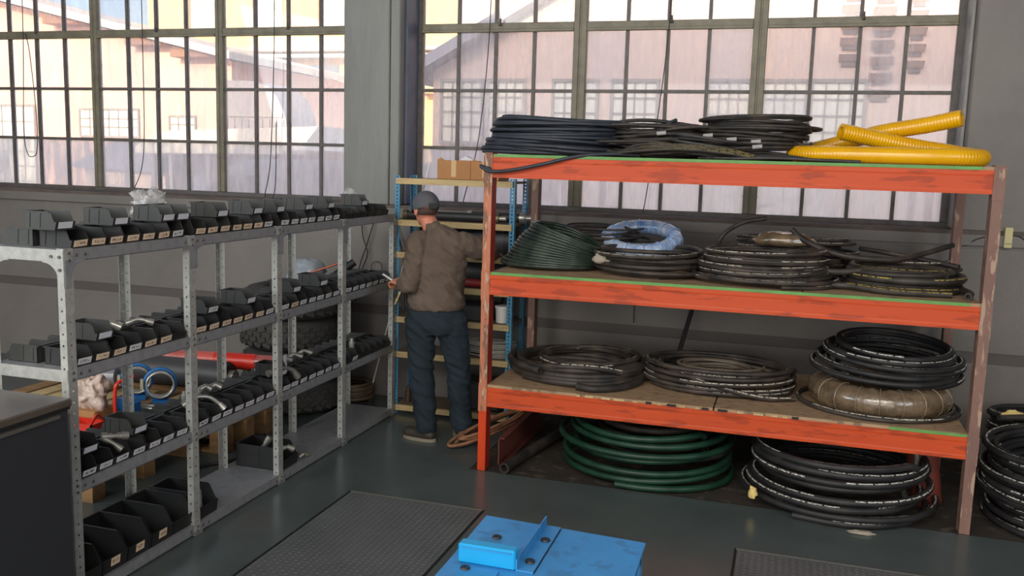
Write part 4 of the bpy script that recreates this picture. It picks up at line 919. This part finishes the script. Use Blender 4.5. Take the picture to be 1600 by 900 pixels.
MB().prism([(4.08, .45), (4.13, .50), (4.15, .50), (4.20, .45), (4.185, .45), (4.14, .49), (4.095, .45)], 0, -3.735, -3.725).build('handle', REDP, t, True)
cord('black hose snaking over the floor behind the bottom shelf', [(-3.6, 3.7, .02), (-3.45, 3.95, .02), (-3.36, 4.1, .03), (-3.42, 4.5, .02), (-3.5, 4.75, .02), (-3.36, 5.0, .02), (-3.5, 5.5, .02)], .012, name='floor_cable', cat='cable')

# ------------------------------------------------------------------ dark cabinet, front left
CB = thing('steel_cabinet', 'charcoal steel cabinet with worn brown top in the near left corner', 'cabinet', (-3.05, 2.2, 0))
MB().box(-3.5, -2.755, 1.2, 2.90, 0, .955).build('body', CAB, CB, True, bevel=.004)
MB().box(-3.51, -2.745, 1.19, 2.915, .965, .999).build('top', CABTOP, CB, True, bevel=.006)
MB().box(-3.50, -2.75, 1.2, 2.905, .955, .965).build('top_seam', DARK, CB, True)
MB().box(-2.755, -2.747, 1.3, 2.85, .93, .945).build('top_rail', mat('rail_grey', s(84, 80, 76), .4), CB, True)

# ------------------------------------------------------------------ blue steel bench, front centre
BN = thing('steel_bench', 'bright blue steel work stand with welded angle and block', 'bench', (-.68, 2.65, 0))
def bx(px, py): return (px, py)
top = [(-.965, 2.940), (-.388, 2.905), (-.372, 2.20), (-.955, 2.22)]
MB().prism(top, 2, .74, .75).build('top_plate', BENCH, BN, True, bevel=.002)
for (x, y) in ((-.93, 2.90), (-.42, 2.87), (-.92, 2.25), (-.405, 2.24)): MB().box(x-.025, x+.025, y-.025, y+.025, 0, .74).build('leg', BENCH, BN, True, bevel=.003)
MB().box(-.93, -.42, 2.86, 2.90, .69, .74).build('apron', BENCH, BN, True); MB().box(-.415, -.395, 2.25, 2.87, .69, .74).build('apron', BENCH, BN, True)
B2 = MB().box(-.925, -.737, 2.54, 2.585, .752, .815).build('stop_block', BENCH2, BN, True, bevel=.005, label='bright blue welded box block')
MB().box(-.915, -.750, 2.536, 2.5405, .805, .808).build('weld_seam', BENCH, B2, False).matrix_parent_inverse = Matrix.Translation(-BN.location)
an = MB(); an.box(-.004, 0, 0, .37, 0, .038); an.box(0, .052, 0, .37, 0, .005)
o = an.build('angle_iron', BENCH, BN); o.location = (-.732+.68, 2.545-2.65, .751); o.rotation_euler = (0, 0, .01)
MB().box(.052, .055, 0, .36, 0, .002).build('edge_line', DARK, o)
MB().prism([(-.955, 2.24), (-.78, 2.24), (-.78, 2.52), (-.955, 2.52)], 2, .751, .755).build('side_plate', BENCH, BN, True, bevel=.001)
for (x, y, z) in ((-.868, 2.765, .75), (-.705, 2.785, .757), (-.708, 2.610, .757), (-.885, 2.50, .755)):
    k = MB(); k.lathe([(.006, .004), (.009, .006), (.0145, .006), (.016, .001), (.016, 0)], 16, Matrix.Translation((x, y, z+.0005)), cap=False)
    k.build('washer_bolt', mat('dark_bolt', s(62, 56, 54), .4, .5), BN, True)

# ------------------------------------------------------------------ the man
def loft(b, secs, n=18):
    # secs: (center, rx, ry, dirx angle) rings perpendicular to path
    C = [Vector(q[0]) for q in secs]; vs = []; fs = []; N = len(secs)
    for i in range(N):
        T = (C[min(i+1, N-1)]-C[max(i-1, 0)]).normalized()
        ref = Vector((math.cos(secs[i][3]), math.sin(secs[i][3]), 0)); X = (ref-T*ref.dot(T)).normalized(); Y = T.cross(X)
        for j in range(n):
            a = 2*PI*j/n; vs.append(C[i]+X*secs[i][1]*math.cos(a)+Y*secs[i][2]*math.sin(a))
    for i in range(N-1):
        for j in range(n):
            k = (j+1) % n; fs.append((i*n+j, i*n+k, (i+1)*n+k, (i+1)*n+j))
    fs.append(tuple(range(n))[::-1]); fs.append(tuple(range((N-1)*n, N*n)))
    b.add(vs, fs, True); return b
def cap(b, p0, r0, p1, r1, n=14):
    p0 = Vector(p0); p1 = Vector(p1); d = (p1-p0).normalized()
    up = Vector((1, 0, 0)) if abs(d.x) < .8 else Vector((0, 1, 0)); X = (up-d*up.dot(d)).normalized(); Y = d.cross(X); vs = []; fs = []
    rings = [(p0-d*r0*math.cos(t), r0*math.sin(t)) for t in (.05, .5, 1.0, PI/2)]+[(p1+d*r1*math.sin(t), r1*math.cos(t)) for t in (0, .55, 1.05, PI/2-.05)]
    for c, r in rings:
        for j in range(n):
            a = 2*PI*j/n; vs.append(c+X*r*math.cos(a)+Y*r*math.sin(a))
    for i in range(len(rings)-1):
        for j in range(n):
            k = (j+1) % n; fs.append((i*n+j, i*n+k, (i+1)*n+k, (i+1)*n+j))
    fs.append(tuple(range(n))[::-1]); fs.append(tuple(range(len(vs)-n, len(vs))))
    b.add(vs, fs, True); return b
def fuse(b, name, m, parent, voxel=.008, smooth=4, wrinkle=0, wscale=6, seed=0, cut=None):
    o = b.build(name, m, parent, True)
    md = o.modifiers.new('remesh', 'REMESH'); md.mode = 'VOXEL'; md.voxel_size = voxel; md.use_smooth_shade = True
    ms = o.modifiers.new('smooth', 'SMOOTH'); ms.iterations = smooth; ms.factor = .6
    dg = bpy.context.evaluated_depsgraph_get(); me = bpy.data.meshes.new_from_object(o.evaluated_get(dg)); o.modifiers.clear()
    if wrinkle:
        ns = [v.normal.copy() for v in me.vertices]
        for v, nn in zip(me.vertices, ns):
            p = Vector((v.co.x*wscale, v.co.y*wscale, v.co.z*wscale*1.9+2.2*v.co.x*wscale*.6))+Vector((seed, 0, 0))
            d = 1-abs(noise.noise(p))*2
            v.co += nn*wrinkle*(d+.6*noise.noise(p*2.3))
    o.data = me; me.name = name
    for p in me.polygons: p.use_smooth = True
    if not me.materials: me.materials.append(m)
    return o
MAN = thing('person', 'person in brown fleece, jeans and grey cap reaching into the blue rack', 'person', (-2.33, 5.88, 0))
LS = Vector((-2.465, 5.80, 1.435)); RS = Vector((-2.165, 5.88, 1.445)); LE = Vector((-2.485, 5.70, 1.125)); LWr = Vector((-2.625, 5.93, 1.125)); RE = Vector((-2.02, 6.06, 1.37)); RW = Vector((-2.07, 6.33, 1.33))
HC = Vector((-2.455, 5.93, 1.655))
LH = Vector((-2.44, 5.84, .92)); RH = Vector((-2.235, 5.90, .92)); LK = Vector((-2.435, 5.86, .50)); RK_ = Vector((-2.20, 5.98, .50)); LA = Vector((-2.395, 5.86, .09)); RA = Vector((-2.185, 6.02, .09))
body = MB()
loft(body, [((-2.34, 5.87, .88), .15, .10, .1), ((-2.34, 5.87, 1.05), .14, .09, .1), ((-2.33, 5.87, 1.25), .16, .10, .1), ((-2.325, 5.87, 1.40), .17, .09, .12), ((-2.33, 5.88, 1.47), .10, .07, .12)])
cap(body, (-2.345, 5.885, 1.44), .066, HC-Vector((-.01, -.005, .055)), .058)
for a, e_, w_, r in ((LS, LE, LWr, .045), (RS, RE, RW, .045)):
    cap(body, a, r, e_, .038); cap(body, e_, .036, w_, .026)
for a, k_, w_ in ((LH, LK, LA), (RH, RK_, RA)):
    cap(body, a, .075, k_, .052); cap(body, k_, .052, w_, .036)
# head with face turned towards upper left, away from the camera
Fd = Vector((-.72, .68, -.12)).normalized(); Sd = Fd.cross(Vector((0, 0, 1))).normalized(); Ud = Sd.cross(Fd)
HM = Matrix((( Sd.x, Fd.x, Ud.x, HC.x), (Sd.y, Fd.y, Ud.y, HC.y), (Sd.z, Fd.z, Ud.z, HC.z), (0, 0, 0, 1)))
body.ell((0, -.005, .02), (.074, .092, .095), 24, 18, HM)
body.ell((0, .03, -.035), (.056, .062, .075), 20, 14, HM)
body.ell((0, .065, -.085), (.028, .025, .024), 12, 10, HM)
body.ell((0, .096, -.022), (.013, .017, .024), 12, 10, HM); body.ell((0, .085, -.062), (.024, .012, .010), 12, 8, HM)
for sx in (-1, 1):
    body.ell((sx*.078, -.005, -.012), (.010, .022, .032), 12, 10, HM)
# hands with five separate curled fingers
def hand(b, w_, d, pn, side, curl):
    d = d.normalized(); pn = pn.normalized(); lat = d.cross(pn).normalized()*side
    palm = w_+d*.045
    for k in range(5): cap(b, w_+d*.01+lat*(-.026+.013*k), .013, w_+d*(.078-.004*abs(k-1.5))+lat*(-.030+.015*k), .012, 10)
    for k in range(4):
        base = w_+d*.082+lat*(-.033+.021*k); ln = (.040, .045, .042, .033)[k]
        a = curl*.6; v = (d*math.cos(a)+pn*math.sin(a)); p1 = base+v*ln
        a = curl*1.5; v = (d*math.cos(a)+pn*math.sin(a)); p2 = p1+v*ln*.7
        a = curl*2.3; v = (d*math.cos(a)+pn*math.sin(a)); p3 = p2+v*ln*.5
        cap(b, base, .0092, p1, .0088, 10); cap(b, p1, .0087, p2, .008, 10); cap(b, p2, .008, p3, .0068, 10)
    tb = w_+d*.02-lat*.032; t1 = tb-lat*.020+d*.035+pn*.012; t2 = t1+d*.028+pn*.018+lat*.006
    cap(b, tb, .015, t1, .0115, 10); cap(b, t1, .011, t2, .0085, 10)
hand(body, LWr, Vector((-.85, .3, .10)), Vector((.2, .25, -1)), 1, .85)
hand(body, RW, Vector((.0, 1, -.1)), Vector((-.1, 0, -1)), -1, .5)
fuse(body, 'body', SKIN, MAN, .0055, 3)
sw = MB()
loft(sw, [((-2.335, 5.87, .975), .190, .145, .12), ((-2.335, 5.868, 1.02), .198, .150, .12), ((-2.335, 5.865, 1.12), .190, .142, .12), ((-2.33, 5.865, 1.24), .192, .138, .12), ((-2.325, 5.865, 1.34), .200, .132, .14),
          ((-2.325, 5.87, 1.42), .190, .112, .16), ((-2.33, 5.88, 1.475), .135, .085, .18), ((-2.36, 5.89, 1.505), .078, .068, .2)], 28)
cap(sw, (-2.355, 5.89, 1.46), .078, (-2.38, 5.90, 1.515), .062)
cap(sw, LS+Vector((.02, 0, -.01)), .088, LE+Vector((.01, 0, .02)), .060); cap(sw, LE+Vector((.01, 0, .02)), .060, LWr+(LE-LWr)*.12, .042)
cap(sw, RS+Vector((-.02, 0, -.01)), .086, RE, .066); cap(sw, RE, .066, RW+(RE-RW)*.15, .042)
fuse(sw, 'fleece_top', SWEAT, MAN, .008, 2, .012, 8, 3)
jn = MB()
loft(jn, [((-2.34, 5.872, 1.03), .165, .115, .12), ((-2.34, 5.872, .95), .180, .132, .12), ((-2.34, 5.875, .86), .185, .138, .14), ((-2.335, 5.88, .80), .165, .12, .14)], 24)
for a, k_, w_ in ((LH, LK, LA), (RH, RK_, RA)):
    cap(jn, a+Vector((0, 0, -.03)), .108, k_, .080); cap(jn, k_, .080, w_+Vector((0, 0, .02)), .070)
jo = fuse(jn, 'jeans', JEAN, MAN, .008, 2, .012, 7, 9)
MB().box(-2.24, -2.13, 5.735, 5.745, .80, .92).build('back_pocket', JEAN, jo) if False else None
# cap
cp = MB(); cp.ell((0, -.012, .035), (.092, .112, .098), 28, 18, HM)
cp2 = MB(); vs = []
co_ = fuse(cp, 'cap', CAPM, MAN, .006, 2)
me = co_.data; bmx = bmesh.new(); bmx.from_mesh(me)
Hi = (Matrix.Translation(-MAN.location) @ HM)
pl = Hi @ Vector((0, 0, -.004)); nv = (Hi.to_3x3() @ Vector((0, .16, 1))).normalized()
bmesh.ops.bisect_plane(bmx, geom=bmx.verts[:]+bmx.edges[:]+bmx.faces[:], plane_co=pl, plane_no=-nv, clear_outer=True)
bmx.to_mesh(me); bmx.free(); md = co_.modifiers.new('thickness', 'SOLIDIFY'); md.thickness = .003
pk = MB(); vs = []; fs = []
for i in range(13):
    a = PI*(i/12); 
    for r in (0, 1): vs.append(HM @ Vector((.084*math.cos(a), .06+(.05+.085*r)*math.sin(a)*(1 if r else .9), .010-.02*r)))
for i in range(12): fs.append((2*i, 2*i+1, 2*i+3, 2*i+2))
pk.add(vs, fs, True); po = pk.build('cap_peak', CAPM, MAN, True); solid(po, .004)
pt_ = MB(); pt_.cbox((.0, -.128, .018), (.062, .006, .038), HM); pt_.build('cap_patch', mat('cap_patch', s(52, 52, 56), .8), MAN, True)
MB().cbox((.045, -.108, -.0), (.03, .006, .012), HM @ Matrix.Rotation(.35, 4, 'Z')).build('cap_buckle', DSTEEL, MAN, True)
MB().ell((0, -.024, -.012), (.0755, .079, .040), 24, 14, HM).build('hair', mat('short_dark_hair', s(74, 56, 48), .9), MAN, True)
for sx in (-1, 1):
    e = MB(); e.ell((sx*.03, .083, .002), (.012, .008, .009), 12, 8, HM); e.build('eye', PWHITE, MAN, True)
def boot(A, d):
    d = Vector(d).normalized(); lat = Vector((-d.y, d.x, 0)); b = MB(); A = Vector(A)
    cap(b, (A.x, A.y, .13), .052, (A.x-d.x*.01, A.y-d.y*.01, .055), .048); cap(b, Vector((A.x, A.y, .055)), .045, Vector((A.x+d.x*.15, A.y+d.y*.15, .045)), .040); cap(b, Vector((A.x-d.x*.03, A.y-d.y*.03, .05)), .042, Vector((A.x+d.x*.05, A.y+d.y*.05, .07)), .045)
    o = fuse(b, 'boot', BOOT, MAN, .007, 2)
    s_ = MB(); pts = []
    for k in range(16):
        a = 2*PI*k/16; u = .055+.135*math.cos(a); v = .048*math.sin(a)*(1+.1*math.cos(a)); pts.append((A.x+d.x*u+lat.x*v, A.y+d.y*u+lat.y*v))
    s_.prism(pts, 2, .001, .024); q = s_.build('sole', SOLE, o); q.matrix_parent_inverse = Matrix.Translation(-MAN.location)
boot(LA, (-.95, .15, 0)); boot(RA, (-.45, .8, 0))
# what he holds
hp = LWr+Vector((-.075, .03, .0))
t = thing('pipe_tool', 'silver tube fitting held out in his left hand', 'fitting', hp)
MB().cyl(hp+Vector((.0, .0, .0)), hp+Vector((-.10, .02, .045)), .011, .011, 12).build('tube', STEEL, t, True)
MB().cyl(hp+Vector((-.02, .004, .009)), hp+Vector((.01, 0, -.003)), .015, .015, 6).build('hex_nut', STEEL, t, True)
h2 = LWr+Vector((-.015, .03, -.045))
t = thing('swivel_coupling', 'brass-coloured swivel coupling hanging from his left hand', 'fitting', h2)
BR_ = mat('pale_brass', s(186, 170, 132), .3, .8)
d = Vector((-.045, -.01, -.11)); r0 = (.011, .017, .012, .018, .013)
for k in range(5): MB().cyl(h2+d*(k*.22), h2+d*(k*.22+.2), r0[k], r0[k], 6 if k % 2 else 14).build('coupling_segment', BR_, t, True)
MB().cyl(h2+Vector((.01, 0, .0)), h2+Vector((.012, 0, -.15)), .010, .010, 10).build('grip', BLACKM, t, True)

# ------------------------------------------------------------------ outside: yard and buildings
ASPH = mat('yard_asphalt', s(176, 170, 164), .9, col2=s(160, 154, 148), scale=.5)
struct(MB().box(-60, 40, 7.36, 90, -.3, -.15).build('yard_ground', ASPH))
PINKW = mat('pink_render', s(240, 200, 180), .9, col2=s(232, 190, 170), scale=.3, amount=.5)
YELW = mat('yellow_render', s(246, 216, 160), .9, col2=s(238, 204, 146), scale=.3)
GREYW = mat('peach_gable_render', s(224, 200, 186), .9, col2=s(212, 190, 180), scale=.3)
CREAMR = mat('pale_roof_sheet', s(226, 220, 208), .7); GRR = mat('grey_roof_sheet', s(150, 152, 162), .7)
PANEX = mat('pale_window_pane', s(222, 222, 210), .3); DPANE = mat('dark_window_pane', s(110, 118, 130), .25); FRX = mat('grey_window_frame', s(150, 148, 144), .7)
def ext_window(parent, x0, x1, z0, z1, Y, nx, nz, m=PANEX):
    fr = MB(); fr.box(x0-.05, x1+.05, Y-.06, Y-.01, z0-.06, z0).box(x0-.05, x1+.05, Y-.06, Y-.01, z1, z1+.06).box(x0-.05, x0, Y-.06, Y-.01, z0, z1).box(x1, x1+.05, Y-.06, Y-.01, z0, z1)
    for i in range(1, nx): x = x0+(x1-x0)*i/nx; fr.box(x-.015, x+.015, Y-.05, Y-.012, z0, z1)
    for j in range(1, nz): z = z0+(z1-z0)*j/nz; fr.box(x0, x1, Y-.05, Y-.012, z-.015, z+.015)
    o = fr.build('window', FRX, parent, True)
    MB().box(x0, x1, Y-.03, Y-.015, z0, z1).build('glass_pane', m, o).matrix_parent_inverse = Matrix.Translation(-parent.location)
pk = thing('workshop_building', 'pink gabled workshop across the yard seen through left window', 'building', (-26, 22, -.15))
MB().prism([(-40, -.15), (-14.9, -.15), (-14.9, 4.55), (-31, 8.1), (-40, 6.1)], 1, 22, 29).build('wall', PINKW, pk, True)
MB().prism([(-14.5, 4.52), (-14.5, 4.72), (-31, 8.38), (-41, 6.15), (-41, 5.95), (-31, 8.16)], 1, 21.3, 28.8).build('roof', CREAMR, pk, True)
for x in (-20.2, -17.4, -15.9): MB().box(x-.6, x+.6, 21.5, 22, 4.52+(-14.5-x)*.2218-.22, 4.52+(-14.5-x)*.2218-.02, ).build('bracket', mat('brown_bracket', s(150, 110, 80), .8), pk, True)
ext_window(pk, -23.3, -21.7, .6, 3.25, 22, 4, 6); ext_window(pk, -20.0, -18.0, 2.45, 3.17, 22, 6, 3); ext_window(pk, -16.9, -16.1, 2.6, 3.0, 22, 3, 2)
yb = thing('office_building', 'sunlit yellow building with ledges beyond the yard', 'building', (-15, 30, -.15))
MB().box(-24, -9.4, 30, 42, -.15, 11).build('wall', YELW, yb, True)
MB().box(-24.2, -9.2, 29.3, 30, 5.50, 5.62).box(-24.2, -9.2, 29.2, 30, 5.72, 5.86).build('ledge', mat('cream_ledge', s(238, 222, 188), .8), yb, True)
MB().box(-24, -9.4, 29.6, 30, 4.35, 4.52).build('parapet', YELW, yb, True)
for k in range(9):
    x = -23.2+k*1.55; MB().box(x, x+1.15, 29.9, 29.99, 4.62, 5.3).build('window', DPANE, yb, True)
    MB().box(x, x+.95, 29.4, 29.6, 4.28, 4.62).build('planter_block', YELW, yb, True)
for k in range(5):
    x = -22+k*2.7; MB().box(x, x+1.2, 29.9, 29.99, 6.5, 8.6).build('window', mat('pale_glass', s(214, 210, 196), .3), yb, True)
    MB().box(x-.12, x, 29.8, 29.99, 6.2, 9).build('pilaster', YELW, yb, True)
MB().cyl((-18.5, 29.9, 0), (-18.5, 29.9, 5.5), .07, .07, 8).build('downpipe', FRX, yb, True)
gb = thing('gabled_hall', 'large gabled hall close behind the right window', 'building', (1, 15, -.15))
MB().prism([(-6.1, -.15), (12, -.15), (12, 4.0), (3, 8.5), (-6.1, 3.55)], 1, 15, 28).build('wall', GREYW, gb, True)
MB().prism([(-6.5, 3.35), (-6.5, 3.55), (3, 8.80), (12.4, 4.0), (12.4, 3.8), (3, 8.58)], 1, 14.6, 28.2).build('roof', GRR, gb, True)
for (x0, x1) in ((-5.9, -5.2), (-5.05, -4.45), (-3.9, -3.2), (-2.9, -2.2), (-1.35, -.75), (-.5, .1), (.22, .95)):
    ext_window(gb, x0, x1, 2.35, 3.35, 15, 4, 4)
for (x0, x1) in ((-5.7, -4.4), (-1.2, .6)): ext_window(gb, x0, x1, 1.2, 1.95, 15, 5, 2)
MB().box(-6.1, 12, 14.9, 15, 2.1, 2.2).build('string_course', GRR, gb, True)
for c, (x0, x1, nn, zt) in enumerate(((.55, .85, 5, 4.75), (1.0, 1.32, 8, 4.95), (1.5, 1.75, 5, 4.65))):
    for k in range(nn):
        z = zt-.24*k; MB().prism([(14.99, z), (14.80, z-.03), (14.99, z-.13)], 0, x0, x1).build('vent_louvre', GREYW, gb, True)
        MB().box(x0+.04, x1-.04, 14.96, 14.995, z-.19, z-.13).build('vent_slot', mat('vent_dark', s(120, 112, 110), .9), gb, True)
qh = thing('arched_shed', 'grey arched corrugated shed between the buildings outside', 'building', (-14, 20, -.15))
pts = [(-13.75, -.15), (-13.75, 3.85), (-12.9, 3.82), (-12.5, 3.68), (-12.25, 3.42), (-12.05, 3.0), (-11.95, 2.5), (-11.92, -.15)]
MB().prism(pts, 1, 20, 21.5).build('shell', mat('grey_sheet', s(150, 144, 146), .7), qh, True)
rb = MB()
for k in range(9): rb.box(-13.7+k*.2, -13.67+k*.2, 19.97, 20, 1.5, 2.9)
rb.box(-13.75, -12.1, 19.96, 20, 2.95, 3.05); rb.build('sheet_rib', FRX, qh, True, kind='stuff')
cn = thing('yard_canopy', 'pale flat canopy roof in the yard outside the left window', 'canopy', (-11, 16, -.15))
MB().prism([(-13.2, 2.12), (-12.6, 2.44), (-8.9, 2.60), (-9.2, 2.25), (-9.2, 2.05), (-13.2, 1.98)], 1, 16, 19.5).build('roof', CREAMR, cn, True)
for k in range(9): MB().box(-12.9+k*.45, -12.82+k*.45, 16.1, 16.2, -.15, 2.0).build('post', FRX, cn, True)
MB().box(-12.9, -9.3, 17.5, 17.6, -.15, 2.0).build('back_screen', mat('blue_grey_screen', s(130, 140, 168), .6), cn, True)
ls = thing('lean_to_shed', 'low blue-grey lean-to shed below the pink workshop', 'shed', (-14.5, 17, -.15))
MB().prism([(-15.8, 1.70), (-14.5, 2.25), (-13.35, 2.25), (-13.35, 1.55), (-15.8, 1.62)], 1, 17, 19.6).build('roof', mat('slate_roof', s(134, 138, 156), .8), ls, True)
MB().box(-15.6, -13.4, 17.2, 19.5, -.15, 1.6).build('wall', GREYW, ls, True)
vn = thing('parked_van', 'white van parked right outside between the windows', 'van', (-5.3, 10.8, -.15))
vw = mat('white_van_paint', s(226, 230, 236), .3, coat=.5)
MB().prism([(-8.2, .3), (-8.25, .95), (-7.75, 1.35), (-7.25, 1.82), (-6.9, 1.93), (-6.2, 1.97), (-3.2, 1.96), (-2.95, 1.85), (-2.9, .3)], 1, 10.4, 12.2).build('body', vw, vn, True, bevel=.06)
MB().prism([(-7.66, 1.34), (-7.22, 1.74), (-6.7, 1.74), (-6.7, 1.34)], 1, 10.385, 10.4).build('side_window', DPANE, vn, True)
for x in (-7.4, -3.7): MB().cyl((x, 10.38, .2), (x, 10.62, .2), .33, .33, 24).build('wheel', RUB, vn, True)
